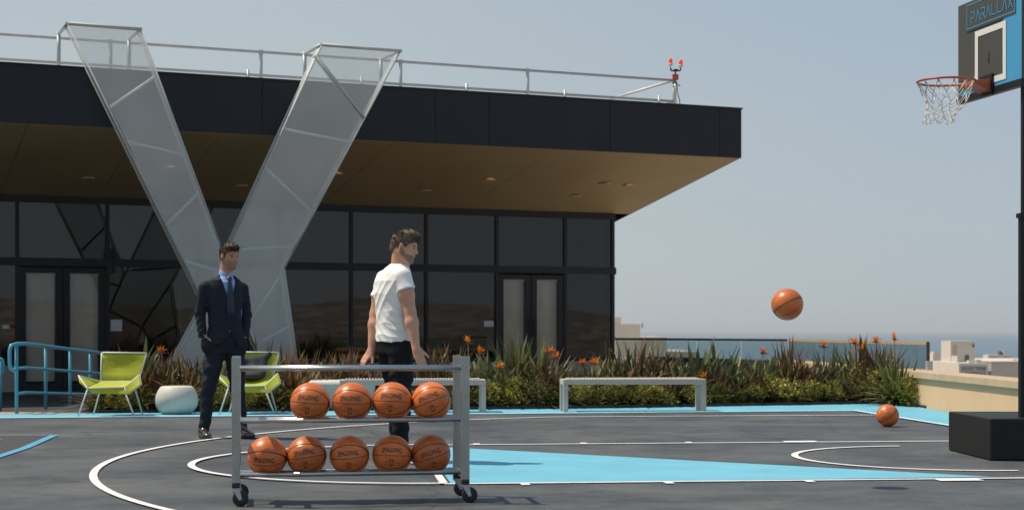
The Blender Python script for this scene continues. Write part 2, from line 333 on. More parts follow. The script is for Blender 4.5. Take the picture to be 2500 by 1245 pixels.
# ------------------------------------------------------------------ implicit surface modelling (people)
class Vol:
    def __init__(s, lo, hi, vox):
        s.lo = np.array(lo, np.float32); s.vox = vox
        s.n = np.ceil((np.array(hi) - s.lo) / vox).astype(int) + 1
        s.d = np.full(s.n, .2, np.float32)
    def sub(s, lo, hi, m):
        a = np.clip(((np.array(lo) - m - s.lo) / s.vox).astype(int), 0, s.n - 1)
        b = np.clip(((np.array(hi) + m - s.lo) / s.vox).astype(int) + 2, 1, s.n)
        sl = tuple(slice(a[i], max(b[i], a[i] + 1)) for i in range(3))
        g = [s.lo[i] + s.vox * np.arange(sl[i].start, sl[i].stop, dtype=np.float32) for i in range(3)]
        return sl, np.meshgrid(*g, indexing='ij')
    def put(s, sl, e, k, op):
        d = s.d[sl]
        if op == 'sub': s.d[sl] = np.maximum(d, -e); return
        if op == 'and': s.d[sl] = np.maximum(d, e); return
        if k > 0:
            h = np.clip(k - np.abs(d - e), 0, None) / k
            s.d[sl] = np.minimum(d, e) - h * h * k * .25
        else: s.d[sl] = np.minimum(d, e)
    def cap(s, a, b, ra, rb=None, k=.02, op='add', sq=(1, 1, 1)):
        rb = ra if rb is None else rb
        a = np.array(a, np.float32); b = np.array(b, np.float32); R = max(ra, rb)
        sl, (x, y, z) = s.sub(np.minimum(a, b) - R, np.maximum(a, b) + R, k + .03)
        ab = b - a; L = max(float(ab @ ab), 1e-9)
        t = np.clip(((x - a[0]) * ab[0] + (y - a[1]) * ab[1] + (z - a[2]) * ab[2]) / L, 0, 1)
        dx, dy, dz = (x - a[0] - t*ab[0]) / sq[0], (y - a[1] - t*ab[1]) / sq[1], (z - a[2] - t*ab[2]) / sq[2]
        s.put(sl, (np.sqrt(dx*dx + dy*dy + dz*dz) - (ra + t*(rb - ra))) * min(sq), k, op)
    def capcut(s, a, b, ra, rb, k=.02, end=None):
        a = np.array(a, np.float32); b = np.array(b, np.float32); R = max(ra, rb)
        sl, (x, y, z) = s.sub(np.minimum(a, b) - R, np.maximum(a, b) + R, k + .03)
        ab = b - a; L = float(ab @ ab); t = np.clip(((x - a[0]) * ab[0] + (y - a[1]) * ab[1] + (z - a[2]) * ab[2]) / L, 0, 1.4)
        e = np.sqrt((x - a[0] - t*ab[0])**2 + (y - a[1] - t*ab[1])**2 + (z - a[2] - t*ab[2])**2) - (ra + t*(rb - ra))
        dn = ab / L ** .5 if end is None else np.array(end) / np.linalg.norm(end)
        e = np.maximum(e, (x - b[0]) * dn[0] + (y - b[1]) * dn[1] + (z - b[2]) * dn[2]); s.put(sl, e, k, 'add')
    def chain(s, pts, k=.02, op='add'):
        for (a, ra), (b, rb) in zip(pts[:-1], pts[1:]): s.cap(a, b, ra, rb, k, op)
    def ell(s, c, r, Rm=None, k=.02, op='add'):
        c = np.array(c, np.float32); R = max(r)
        sl, (x, y, z) = s.sub(c - R, c + R, k + .03)
        p = np.stack([x - c[0], y - c[1], z - c[2]], -1)
        if Rm is not None: p = p @ np.array(Rm, np.float32)
        q = p / np.array(r, np.float32); l = np.linalg.norm(q, axis=-1); l2 = np.linalg.norm(q / np.array(r, np.float32), axis=-1)
        s.put(sl, l * (l - 1) / np.maximum(l2, 1e-6), k, op)
    def loft(s, rings, yaw, k=.02, op='add', pw=2.3):
        # rings: z, cx, cy, half side, half front
        rg = np.array(sorted(rings), np.float32); z0, z1 = rg[0, 0], rg[-1, 0]; R = rg[:, 3:].max() + .02
        lo = (rg[:, 1].min() - R, rg[:, 2].min() - R, z0); hi = (rg[:, 1].max() + R, rg[:, 2].max() + R, z1)
        sl, (x, y, z) = s.sub(lo, hi, k + .02)
        zc = np.clip(z, z0, z1); I = lambda i: np.interp(zc, rg[:, 0], rg[:, i]).astype(np.float32)
        cx, cy, a, b = I(1), I(2), I(3), I(4)
        u, w = math.cos(yaw), math.sin(yaw)
        X = (x - cx) * u + (y - cy) * w; Y = -(x - cx) * w + (y - cy) * u
        e = (((np.abs(X)/a)**pw + (np.abs(Y)/b)**pw)**(1/pw) - 1) * np.minimum(a, b)
        e = np.maximum(e, np.maximum(z0 - z, z - z1))
        s.put(sl, e, k, op)
    def keep(s, fn): s.d = np.maximum(s.d, fn(*s.grid()))
    def cut(s, fn): s.d = np.maximum(s.d, -fn(*s.grid()))
    def grid(s):
        return np.meshgrid(*[s.lo[i] + s.vox * np.arange(s.n[i], dtype=np.float32) for i in range(3)], indexing='ij')
    def mesh(s, name, m, parent, iso=0.0, smooth=1):
        d = s.d - iso; n = d.shape
        ins = d < 0
        c = sum(ins[i:n[0]-1+i, j:n[1]-1+j, k:n[2]-1+k].astype(np.int8) for i in (0,1) for j in (0,1) for k in (0,1))
        cell = (c > 0) & (c < 8); idx = np.argwhere(cell); ids = np.full(cell.shape, -1, np.int64); ids[cell] = np.arange(len(idx))
        acc = np.zeros((len(idx), 3)); cnt = np.zeros(len(idx))
        I, J, K = idx.T
        for ax in range(3):
            o1, o2 = [q for q in range(3) if q != ax]
            for a in (0, 1):
                for b in (0, 1):
                    off = [0, 0, 0]; off[o1] = a; off[o2] = b; off2 = list(off); off2[ax] = 1
                    v0 = d[I+off[0], J+off[1], K+off[2]]; v1 = d[I+off2[0], J+off2[1], K+off2[2]]
                    cr = (v0 < 0) != (v1 < 0); t = np.where(cr, v0 / np.where(cr, v0 - v1, 1), 0)
                    p = np.zeros((len(idx), 3)); p[:, o1] = a; p[:, o2] = b; p[:, ax] = t
                    acc += p * cr[:, None]; cnt += cr
        V = (idx + acc / np.maximum(cnt, 1)[:, None]) * s.vox + s.lo
        faces = []
        for ax in range(3):
            o1, o2 = [q for q in range(3) if q != ax]
            sa = [slice(1, -1)] * 3; sb = [slice(1, -1)] * 3; sa[ax] = slice(0, -1); sb[ax] = slice(1, None)
            A = ins[tuple(sa)]; B = ins[tuple(sb)]; e = np.argwhere(A != B)
            if not len(e): continue
            flip = A[tuple(e.T)]; e = e + 1; e[:, ax] -= 1
            q = []
            for a, b in ((0, 0), (1, 0), (1, 1), (0, 1)):
                w = e.copy(); w[:, o1] -= a; w[:, o2] -= b; q.append(ids[tuple(w.T)])
            q = np.stack(q, 1)
            if ax == 1: flip = ~flip
            q[flip] = q[flip][:, ::-1]; faces.append(q)
        Fc = np.concatenate(faces); Fc = Fc[(Fc >= 0).all(1)]
        # light Laplacian smoothing
        for _ in range(smooth):
            a2 = np.zeros_like(V); c2 = np.zeros(len(V))
            for i in range(4):
                np.add.at(a2, Fc[:, i], V[Fc[:, (i+1) % 4]]); np.add.at(c2, Fc[:, i], 1)
                np.add.at(a2, Fc[:, i], V[Fc[:, (i+3) % 4]]); np.add.at(c2, Fc[:, i], 1)
            V = V * .5 + .5 * a2 / np.maximum(c2, 1)[:, None]
        me = bpy.data.meshes.new(name); me.from_pydata(V.tolist(), [], Fc[:, ::-1].tolist())
        me.polygons.foreach_set('use_smooth', [True] * len(me.polygons)); me.materials.append(m); me.update()
        o = bpy.data.objects.new(name, me); C.objects.link(o); o.parent = parent
        return o

# ------------------------------------------------------------------ camera, sky, sun
cam = bpy.data.cameras.new('camera'); co = bpy.data.objects.new('camera', cam); C.objects.link(co); S.camera = co
co.location = (0, 0, H); co.rotation_euler = (PI / 2, 0, 0)
cam.sensor_width = 36; cam.lens = F / 2500 * 36; cam.shift_y = (HY - 622.5) / 2500; cam.clip_end = 60000; cam.clip_start = .1
cam.dof.use_dof = True; cam.dof.focus_distance = 13; cam.dof.aperture_fstop = 4.5
SUNV = Vector((-.475, .10, .875)).normalized(); ELEV = math.degrees(math.asin(SUNV.z))
w = bpy.data.worlds.new('World'); S.world = w; w.use_nodes = True
N = w.node_tree.nodes; L = w.node_tree.links
sky = N.new('ShaderNodeTexSky'); sky.sky_type = 'NISHITA'; sky.sun_disc = False
sky.sun_elevation = R_(ELEV); sky.sun_rotation = math.atan2(SUNV.x, SUNV.y); sky.altitude = 30; sky.air_density = 1.0; sky.dust_density = 1.0; sky.ozone_density = 1.0
tc = N.new('ShaderNodeTexCoord'); sx_ = N.new('ShaderNodeSeparateXYZ'); L.new(tc.outputs['Generated'], sx_.inputs[0])
hz = N.new('ShaderNodeMapRange'); hz.inputs['From Min'].default_value = 0; hz.inputs['From Max'].default_value = .5; hz.inputs['To Min'].default_value = .93; hz.inputs['To Max'].default_value = .55; L.new(sx_.outputs['Z'], hz.inputs['Value'])
cn = N.new('ShaderNodeTexNoise'); cn.inputs['Scale'].default_value = 2.2; cn.inputs['Detail'].default_value = 5
mpn = N.new('ShaderNodeMapping'); mpn.inputs['Scale'].default_value = (1, 1, 3.5); L.new(tc.outputs['Generated'], mpn.inputs[0]); L.new(mpn.outputs[0], cn.inputs['Vector'])
hr_ = N.new('ShaderNodeMix'); hr_.data_type = 'RGBA'; hr_.inputs['A'].default_value = (2.65, 3.48, 4.65, 1); hr_.inputs['B'].default_value = (4.05, 4.45, 4.55, 1); q1 = N.new('ShaderNodeMath'); q1.operation = 'MULTIPLY_ADD'; q1.inputs[1].default_value = -1.3; q1.inputs[2].default_value = .92; L.new(sx_.outputs['X'], q1.inputs[0])
q2 = N.new('ShaderNodeMath'); q2.operation = 'MULTIPLY_ADD'; q2.inputs[1].default_value = -1.6; L.new(sx_.outputs['Z'], q2.inputs[0]); L.new(q1.outputs[0], q2.inputs[2])
q3 = N.new('ShaderNodeMath'); q3.operation = 'MULTIPLY_ADD'; q3.inputs[1].default_value = .35; L.new(cn.outputs['Fac'], q3.inputs[0]); L.new(q2.outputs[0], q3.inputs[2]); q3.use_clamp = True
L.new(q3.outputs[0], hr_.inputs['Factor'])
hm_ = N.new('ShaderNodeMix'); hm_.data_type = 'RGBA'; L.new(hz.outputs[0], hm_.inputs['Factor']); L.new(sky.outputs[0], hm_.inputs['A']); L.new(hr_.outputs['Result'], hm_.inputs['B'])
L.new(hm_.outputs['Result'], N['Background'].inputs[0]); N['Background'].inputs[1].default_value = .12
sl = bpy.data.lights.new('sun', 'SUN'); so = bpy.data.objects.new('sun', sl); C.objects.link(so)
sl.energy = 4.3; sl.angle = R_(.55); sl.color = (1, .90, .76)
so.rotation_euler = SUNV.to_track_quat('Z', 'Y').to_euler(); so.location = (-10, 0, 20)
S.view_settings.view_transform = 'Standard'; S.view_settings.look = 'None'; S.view_settings.exposure = 0; S.view_settings.gamma = 1
S.cycles.max_bounces = 8; S.cycles.transparent_max_bounces = 16

# ------------------------------------------------------------------ sea, hills, deck
m = MB(); m.poly([(-40000, -40000, -32), (40000, -40000, -32), (40000, 50000, -32), (-40000, 50000, -32)]); tag(m.build('sea', M['sea']), kind='structure')
m = MB(); m.poly([(-2500, -2500, -28), (900, -2500, -28), (1000, 620, -28), (-2500, 1150, -28)]); tag(m.build('city_ground', M['city_tan']), kind='structure')
# wooded ridge behind the viewer, seen mirrored in the lower window panes
hm = mat('built_up_hillside', (.15, .135, .12), .95, var=.4, scale=.06, detail=12)
_n, _l = hm.node_tree.nodes, hm.node_tree.links; _v = _n.new('ShaderNodeTexVoronoi'); _v.inputs['Scale'].default_value = .07; _t = _n.new('ShaderNodeTexCoord'); _l.new(_t.outputs['Object'], _v.inputs['Vector'])
_s = _n.new('ShaderNodeSeparateColor'); _l.new(_v.outputs['Color'], _s.inputs[0]); _g = _n.new('ShaderNodeMath'); _g.operation = 'GREATER_THAN'; _g.inputs[1].default_value = .72; _l.new(_s.outputs[0], _g.inputs[0])
_m = _n.new('ShaderNodeMix'); _m.data_type = 'RGBA'; _m.inputs['B'].default_value = (.27, .25, .22, 1); _src = _n['Principled BSDF'].inputs['Base Color'].links[0].from_socket; _l.new(_src, _m.inputs['A']); _l.new(_g.outputs[0], _m.inputs['Factor']); _l.new(_m.outputs['Result'], _n['Principled BSDF'].inputs['Base Color'])
m = MB(); rows = []; rr = random.Random(3)
for i in range(4):
    rows.append([(x * 18 - 1500, -900 - i * 220, -28 if i == 0 else -28 + [0, 42, 56, 30][i] + 7 * math.sin(x * .21 + i) + 5 * math.sin(x * .57 + 2*i) + rr.uniform(-2, 2)) for x in range(170)])
m.grid(rows); tag(m.build('hills', hm), kind='structure')

WALL = lambda Y: 5.37 + .03 * (22.35 - Y) if Y < 22.35 else 5.37 - .078 * (Y - 22.35)   # inner face of the parapet
PK = (WALL(29.2), 29.2)                          # its far corner
deck_outline = [(-45, -16), (WALL(-16) + .35, -16), (WALL(22.35) + .35, 22.35), (PK[0] + .35, PK[1] + .1), (2.7, 37.3), (-2.5, 52), (-45, 34)]
NL, NR = -15.0, -6.02                            # the ramp well in front of the left doors
ry0, ry1 = 19.95, 24.3
dm = MB()
y_at = lambda x: 52 + (x + 2.5) * (52 - 34) / 42.5
# deck top in pieces round the ramp well
dm.poly([(-45, -16, 0), (NL, -16, 0), (NL, 45, 0), (-45, 34, 0)])
dm.poly([(NL, -16, 0), (NR, -16, 0), (NR, ry0, 0), (NL, ry0, 0)])
dm.poly([(NR, -16, 0), (WALL(-16) + .35, -16, 0), (WALL(22.35) + .35, 22.35, 0), (PK[0] + .35, PK[1] + .1, 0), (2.7, 37.3, 0), (-2.5, 51, 0), (NR, 51, 0)])
b = [(p[0], p[1]) for p in deck_outline]
for i in range(len(b)):
    p, q = b[i], b[(i + 1) % len(b)]; dm.poly([(*q, 0), (*p, 0), (*p, -28), (*q, -28)])
tag(dm.build('court', M['court']), kind='structure')
rm = MB(); rm.poly([(NL, ry0, 0), (NR, ry0, 0), (NR, ry1, -.2), (NL, ry1, -.2)]); rm.poly([(NL, ry1, -.2), (NR, ry1, -.2), (NR, 45, -.2), (NL, 45, -.2)])
rm.poly([(NR, ry0, 0), (NR, 45, 0), (NR, 45, -.2), (NR, ry1, -.2)])
rampm = mat('dark_ramp_asphalt', (.040, .038, .034), .9, var=.2, scale=3, bump=.3)
tag(rm.build('ramp', rampm), kind='structure')

# apron
A0 = gp(0, 1011.5); A1 = gp(1480, 997); A2 = gp(2190, 985)
dx = (A1[0] - A0[0], A1[1] - A0[1]); AL = (A0[0] - dx[0] * 1.5, A0[1] - dx[1] * 1.5)
S0 = gp(0, 1021.5); S1 = gp(2085, 1003.5); ds = (S1[0] - S0[0], S1[1] - S0[1]); SL = (S0[0] - ds[0] * 1.0, S0[1] - ds[1] * 1.0)
def sheet(name, polys, m, z, kind='structure'):
    k = MB()
    for p in polys: k.poly([(q[0], q[1], z) for q in p])
    return tag(k.build(name, m), kind=kind)
B1 = court(5.75, -8)[:2]
sheet('court_apron', [[SL, S1, A2, A1, A0, AL], [S1, B1, (WALL(B1[1]) , B1[1]), (WALL(A2[1]), A2[1]), A2]], M['cyan'], .004)
# lane paint
tri = [court(.05, -1.78)[:2], gp(2425, 1164.5), gp(1040, 1089.3), court(.05, 1.66)[:2]]
sheet('lane_paint', [tri], M['cyan'], .004)
lines = MB()
def strip(pts, wd, z):
    pts = [Vector((p[0], p[1], 0)) for p in pts]; l, r = [], []
    for i, p in enumerate(pts):
        t = (pts[min(i+1, len(pts)-1)] - pts[max(i-1, 0)]).normalized(); n_ = Vector((-t.y, t.x, 0))
        l.append(p + n_ * wd / 2); r.append(p - n_ * wd / 2)
    for i in range(len(pts) - 1): lines.poly([(r[i].x, r[i].y, z), (r[i+1].x, r[i+1].y, z), (l[i+1].x, l[i+1].y, z), (l[i].x, l[i].y, z)])
ft = .3048; LW = .056
strip([SL, S1], LW, .0155)
strip([court(5.75, 7.23), court(5.75, -8)], LW, .018)
for sgn in (-1, 1):
    strip([court(-.0, sgn * 1.805), court(5.72, sgn * 1.805)], LW, .008)
    for uf, wd in ((17.25, .06), (14.08, .06), (10.92, .06), (7.5, .305)):
        u = 5.791 - uf * ft
        strip([court(u, sgn * 1.832), court(u, sgn * (1.832 + (.11 if wd < .1 else .13)))], wd, .008)
strip([court(.0, -1.79), court(.0, 1.79)], .055, .0105)
strip([court(1.805 * math.cos(t), 1.805 * math.sin(t)) for t in np.linspace(PI / 2, 1.5 * PI, 65)], LW, .013)
strip([court(4.21, -1.24)] + [court(4.19 + 1.235 * math.cos(t), 1.235 * math.sin(t)) for t in np.linspace(1.5 * PI, .5 * PI, 49)] + [court(4.21, 1.24)], LW, .008)
t0 = math.acos(-2.4 / 6.66)
strip([court(5.72, -6.2)] + [court(4.19 + 6.66 * math.cos(t), 6.66 * math.sin(t)) for t in np.linspace(2 * PI - t0, t0, 90)] + [court(5.72, 6.22)], LW, .0105)
tag(lines.build('court_lines', M['white_paint']), kind='structure')
# dark blue-edged emblem painted at the left
q0, q1, q2, q3 = gp(137, 1063), gp(-60, 1139), gp(-420, 1210), gp(-420, 1066)
sheet('court_emblem', [[q3, q2, q1, q0]], M['dark_paint'], .004)
lines = MB(); strip([gp(133, 1063), gp(60, 1095), gp(-60, 1134), gp(-300, 1184)], .08, .008)
tag(lines.build('emblem_edge', M['blue_paint']), kind='structure')
lines = MB(); strip([q3, gp(112, 1063.5)], .03, .008); strip([gp(3, 1075.5), gp(-400, 1079)], .10, .0105)
tag(lines.build('emblem_line', mat('pale_blue_line', (.20, .33, .36), .6)), kind='structure')
sheet('walkway', [[(AL[0], AL[1] + .004), A0, gp(232, 1009), (NR + .02, ry0 + .0), (NL, ry0 + .0)]], mat('tan_concrete_edge', (.42, .30, .22), .85, var=.1, scale=3), .006)

# planting bed
bed = [gp(228, 1008), (A1[0], A1[1]), (A2[0], A2[1]), (WALL(22.4) - .005, 22.4), (PK[0] - .005, PK[1] - .3), (2.3, 33.3), bp(-.3, .1, 0)[:2], bp(-10.5, .1, 0)[:2], (NR + .05, 26)]
sheet('planting_bed', [bed], M['soil'], .010)
e = MB()
for p, q in ((gp(238, 1008.6), A1), (A1, A2), (A2, (WALL(20.9), 20.95))):
    p = Vector((*p[:2], 0)); q = Vector((*q[:2], 0)); e.tube([p + Vector((0, .03, .02)), q + Vector((0, .03, .02))], .018, square=True)
tag(e.build('bed_edging', M['edging']), kind='structure')

# ------------------------------------------------------------------ parapet wall and glass balustrade
def wall_run(pts, wd, z0, z1, k):
    for i in range(len(pts) - 1):
        p, q = Vector((*pts[i], 0)), Vector((*pts[i+1], 0)); t = (q - p).normalized(); n_ = Vector((-t.y, t.x, 0)) * wd
        k.hexa([(p.x, p.y, z0), (q.x, q.y, z0), (q.x + n_.x, q.y + n_.y, z0), (p.x + n_.x, p.y + n_.y, z0),
                (p.x, p.y, z1), (q.x, q.y, z1), (q.x + n_.x, q.y + n_.y, z1), (p.x + n_.x, p.y + n_.y, z1)])
par = empty('parapet_wall', (5.5, 20, 0)); tag(par, 'low tan stucco parapet wall with a stone coping running along the right edge of the court', 'wall')
inv = lambda o: setattr(o, 'matrix_parent_inverse', Matrix.Translation(-o.parent.location)) or o
k = MB(); wall_run([(2.75, 33.6), PK], .30, 0, .385, k); inv(k.build('wall', M['curb'], par)); k = MB(); wall_run([PK, (WALL(22.35), 22.35)], .30, 0, .385, k); wall_run([(WALL(22.35), 22.352), (WALL(9), 9)], .30, 0, .385, k)  # rear run takes the duller curb colour, painting in its shaded side
inv(k.build('wall', M['stucco'], par))
k = MB()
def shift(pts, d): return [(x - d, y) for x, y in pts]
wall_run(shift([PK, (WALL(22.35), 22.35)], .05), .40, .385, .475, k); wall_run(shift([(WALL(22.35), 22.352), (WALL(9), 9)], .05), .40, .385, .475, k)
inv(k.build('coping', M['coping'], par, bevel=.008))
k = MB(); wall_run([(2.66, 33.52), (PK[0] - .07, PK[1] - .06)], .40, .385, .470, k); inv(k.build('coping', M['edging'], par, bevel=.008))['label'] = 'coping of the rear stretch of the wall, its shade painted in dark'  # same parapet coping; the charcoal colour stands in for shade on this stretch

bal = empty('glass_balustrade', (5.2, 26, 0)); tag(bal, 'clear glass balustrade with a thin handrail on top of the parapet behind the plants', 'balustrade')
ra = [at(1503, 827, 33.1)[:2], at(1925, 830, 29.1)[:2], at(2265, 838, 22.06)[:2]]
k = MB(); k.tube([(*ra[0], .84), (*ra[1], .84)], .020, square=True); inv(k.build('handrail', M['dark_rail'], bal))['label'] = 'dark left stretch of handrail'
k = MB(); k.tube([(*ra[1], .842), (*ra[2], .842)], .022, square=True); inv(k.build('handrail', M['tan_rail'], bal))['label'] = 'tan right stretch of handrail'
for (p, q, n_) in ((ra[0], ra[1], 4), (ra[1], ra[2], 4)):
    for i in range(n_):
        a_, b_ = [(p[0] + (q[0]-p[0]) * t, p[1] + (q[1]-p[1]) * t) for t in ((i + .012) / n_, (i + .988) / n_)]
        k = MB(); k.poly([(*a_, .475), (*b_, .475), (*b_, .82), (*a_, .82)])
        o = inv(k.build('glass_panel', M['rail_glass'], bal)); so_ = o.modifiers.new('thick', 'SOLIDIFY'); so_.thickness = .012
k = MB(); k.tube([(ra[2][0], ra[2][1] - .02, .475), (ra[2][0], ra[2][1] - .02, .86)], .016, square=True); inv(k.build('post', M['dark_rail'], bal))
k = MB(); k.box((ra[2][0] + .01, ra[2][1] - .03, .535), (.075, .12, .13)); inv(k.build('post_base', M['tube'], bal, bevel=.005))

# ------------------------------------------------------------------ pavilion
bld = empty('pavilion', (BO[0], BO[1], 0)); tag(bld, 'dark glass pavilion with a deep black cantilevered roof edge and brown soffit', 'building')
def bpart(k, name, m, parent=None, bevel=0):
    o = k.build(name, m, parent or bld, bevel=bevel)
    o.matrix_parent_inverse = Matrix.Translation(-bld.location); return o
def bsub(k, name, m, parent):
    o = k.build(name, m, parent); return o
def bbox(k, s0, s1, d0, d1, z0, z1): k.hexa([bp(s0, d1, z0), bp(s1, d1, z0), bp(s1, d0, z0), bp(s0, d0, z0), bp(s0, d1, z1), bp(s1, d1, z1), bp(s1, d0, z1), bp(s0, d0, z1)])
ZS0, ZS1, ZT, DF, SE, SW = 3.70, 4.517, 5.50, 4.906, .425, -26.0
k = MB(); k.hexa([bp(SW, DF - .04, ZS1 + .02), bp(SE - .04, DF - .04, ZS1 + .02), bp(SE - .04, -7, ZS0 + .03), bp(SW, -7, ZS0 + .03), bp(SW, DF - .04, ZT - .03), bp(SE - .04, DF - .04, ZT - .03), bp(SE - .04, -7, ZT - .03), bp(SW, -7, ZT - .03)])
bpart(k, 'roof', M['roof'])
# soffit boards with open joints
sj = [SW, -16.2, bs(40, 360, 3)[0], bs(300, 350, 3)[0], bs(538, 330, 4.8)[0], bs(960, 350, 4.8)[0], bs(1310, 400, 4)[0], SE - .03]
def zs(d): return ZS0 + (ZS1 - ZS0) * d / DF
for i in range(len(sj) - 1):
    k = MB(); a_, b_ = sj[i] + .006, sj[i+1] - .006
    k.hexa([bp(a_, DF - .05, zs(DF - .05)), bp(b_, DF - .05, zs(DF - .05)), bp(b_, 0, ZS0), bp(a_, 0, ZS0), bp(a_, DF - .05, zs(DF) + .03), bp(b_, DF - .05, zs(DF) + .03), bp(b_, 0, ZS0 + .04), bp(a_, 0, ZS0 + .04)])
    bpart(k, 'soffit_panel', M['soffit'])
fj = [SW, -19] + [bs(x, 250, DF)[0] for x in (-240, 222, 640, 1063, 1195, 1490, 1757)] + [SE]
for i in range(len(fj) - 1):
    k = MB(); bbox(k, fj[i] + (.005 if i else 0), fj[i+1] - (.005 if i < len(fj) - 2 else 0), DF - .04, DF, ZS1, ZT); bpart(k, 'fascia_panel', M['fascia'], bevel=.003)
k = MB(); k.hexa([bp(SE - .04, DF - .041, ZS1), bp(SE, DF - .041, ZS1), bp(SE, -7, zs(-7)), bp(SE - .04, -7, zs(-7)), bp(SE - .04, DF - .041, ZT), bp(SE, DF - .041, ZT), bp(SE, -7, ZT), bp(SE - .04, -7, ZT)])
bpart(k, 'fascia_panel', M['fascia'])
k = MB(); bbox(k, SW, SE + .02, DF - .18, DF + .02, ZT + .002, ZT + .035); bpart(k, 'roof_edge_trim', M['fascia'])
# walls of the room behind the glass
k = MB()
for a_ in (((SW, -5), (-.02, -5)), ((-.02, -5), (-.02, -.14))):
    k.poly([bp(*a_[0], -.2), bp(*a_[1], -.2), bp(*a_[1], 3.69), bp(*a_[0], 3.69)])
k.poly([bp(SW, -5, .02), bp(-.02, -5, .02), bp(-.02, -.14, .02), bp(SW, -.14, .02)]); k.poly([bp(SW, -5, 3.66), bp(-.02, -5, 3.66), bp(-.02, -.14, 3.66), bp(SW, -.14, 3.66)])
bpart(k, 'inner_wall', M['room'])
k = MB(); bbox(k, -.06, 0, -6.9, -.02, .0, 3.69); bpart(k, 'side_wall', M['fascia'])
for x, d in ((438, -.5), (1470, -.35)):
    k = MB(); s_, z_ = bs(x, 700, d); bbox(k, s_ - .04, s_ + .04, d - .05, d, .05, 3.6); bpart(k, 'inner_column', M['yellow_post'])
bays = [-640, -410, -180, 42, 262, 483, 680, 857, 1040, 1212, 1379, 1494]
bsx = [bs(x, 600, 0)[0] for x in bays]; bsx[-1] = -.05
ZC, ZR0, ZR1, ZH = .32, 2.30, 2.46, 3.56
k = MB(); bbox(k, SW, -.0, -.12, .05, ZH, 3.695); bpart(k, 'head_beam', M['frame'])
k = MB(); bbox(k, SW, .02, -.12, .06, ZR0, ZR1); bpart(k, 'transom', M['frame'])
for i, s_ in enumerate(bsx):
    k = MB(); bbox(k, s_ - .036, s_ + .036, -.12, .045, -.2 if i in (3, 4) else .0, ZR0); bbox(k, s_ - .036, s_ + .036, -.12, .045, ZR1, ZH); bpart(k, 'mullion', M['frame'])
k = MB(); bbox(k, SW, bsx[0] - .05, -.12, .02, -.2, 3.6); bpart(k, 'end_wall', M['fascia'])
for i in range(len(bsx) - 1):
    a_, b_ = bsx[i] + .036, bsx[i+1] - .036
    door = i in (3, 9)
    k = MB(); k.poly([bp(a_, 0, ZR1), bp(b_, 0, ZR1), bp(b_, 0, ZH), bp(a_, 0, ZH)]); bpart(k, 'window_pane', M['glass'])
    if not door:
        k = MB(); bbox(k, a_, b_, -.10, .035, ZC, ZC + .09); bpart(k, 'window_sill', M['frame'])
        k = MB(); k.poly([bp(a_, 0, ZC + .09), bp(b_, 0, ZC + .09), bp(b_, 0, ZR0), bp(a_, 0, ZR0)]); bpart(k, 'window_pane', M['glass'])
    else:
        zf = -.2 if i == 3 else .02; mid = (a_ + b_) / 2
        for s0, s1 in ((a_, mid - .01), (mid + .01, b_)):
            k = MB(); zt = ZR0 - .04; fr = .13
            bbox(k, s0, s0 + fr, -.05, .02, zf, zt); bbox(k, s1 - fr, s1, -.05, .02, zf, zt); bbox(k, s0 + fr, s1 - fr, -.05, .02, zt - .10, zt); bbox(k, s0 + fr, s1 - fr, -.05, .02, zf, zf + .16)
            dr = bpart(k, 'door', M['frame'])
            k = MB(); k.poly([bp(s0 + fr, -.01, zf + .16), bp(s1 - fr, -.01, zf + .16), bp(s1 - fr, -.01, zt - .1), bp(s0 + fr, -.01, zt - .1)]); bsub(k, 'door_pane', M['door_glass'], dr)
            k = MB(); zb = zf + .2
            rows = [[bp(s0 + fr + .01 + (s1 - s0 - 2*fr - .02) * t, -.09 + .012 * math.sin(t * 9 + s0), z_) for t in np.linspace(0, 1, 13)] for z_ in (zb, zt - .13)]
            k.grid(rows); bbox(k, s0 + fr, s1 - fr, -.12, -.06, zt - .15, zt - .10); bsub(k, 'blind', M['blind'], dr)
            k = MB(); hs = (s1 - .06) if s0 == a_ else (s0 + .06)
            k.tube([bp(hs, .02, zf + .85), bp(hs, .06, zf + .87), bp(hs, .06, zf + 1.25), bp(hs, .02, zf + 1.27)], .011); bsub(k, 'door_handle', M['black_metal'], dr)
k = MB(); bbox(k, bsx[4], bsx[9], -.08, .03, 0, ZC - .002); bbox(k, bsx[10], -.0, -.08, .03, 0, ZC - .002); bbox(k, SW, bsx[3], -.08, .03, -.2, ZC - .002); bpart(k, 'base_curb', M['curb'])

# notices taped to the glass
for x0, y0, x1, y1, lb in ((270, 780, 298, 808, 'square pale paper notice taped to the glass right of the left double doors'),
                           (6, 793, 22, 802, 'small white paper notice on the glass at the far left edge'),
                           (1182, 783, 1205, 797, 'small white paper notice on the glass left of the right double doors')):
    s0, z0 = bs(x0, y1, .012); s1, z1 = bs(x1, y0, .012)
    k = MB(); bbox(k, s0, s1, .008, .011, z0, z1)
    for j in range(4): pass
    o = tag(k.build('paper_notice', M['paper']), lb, 'notice')

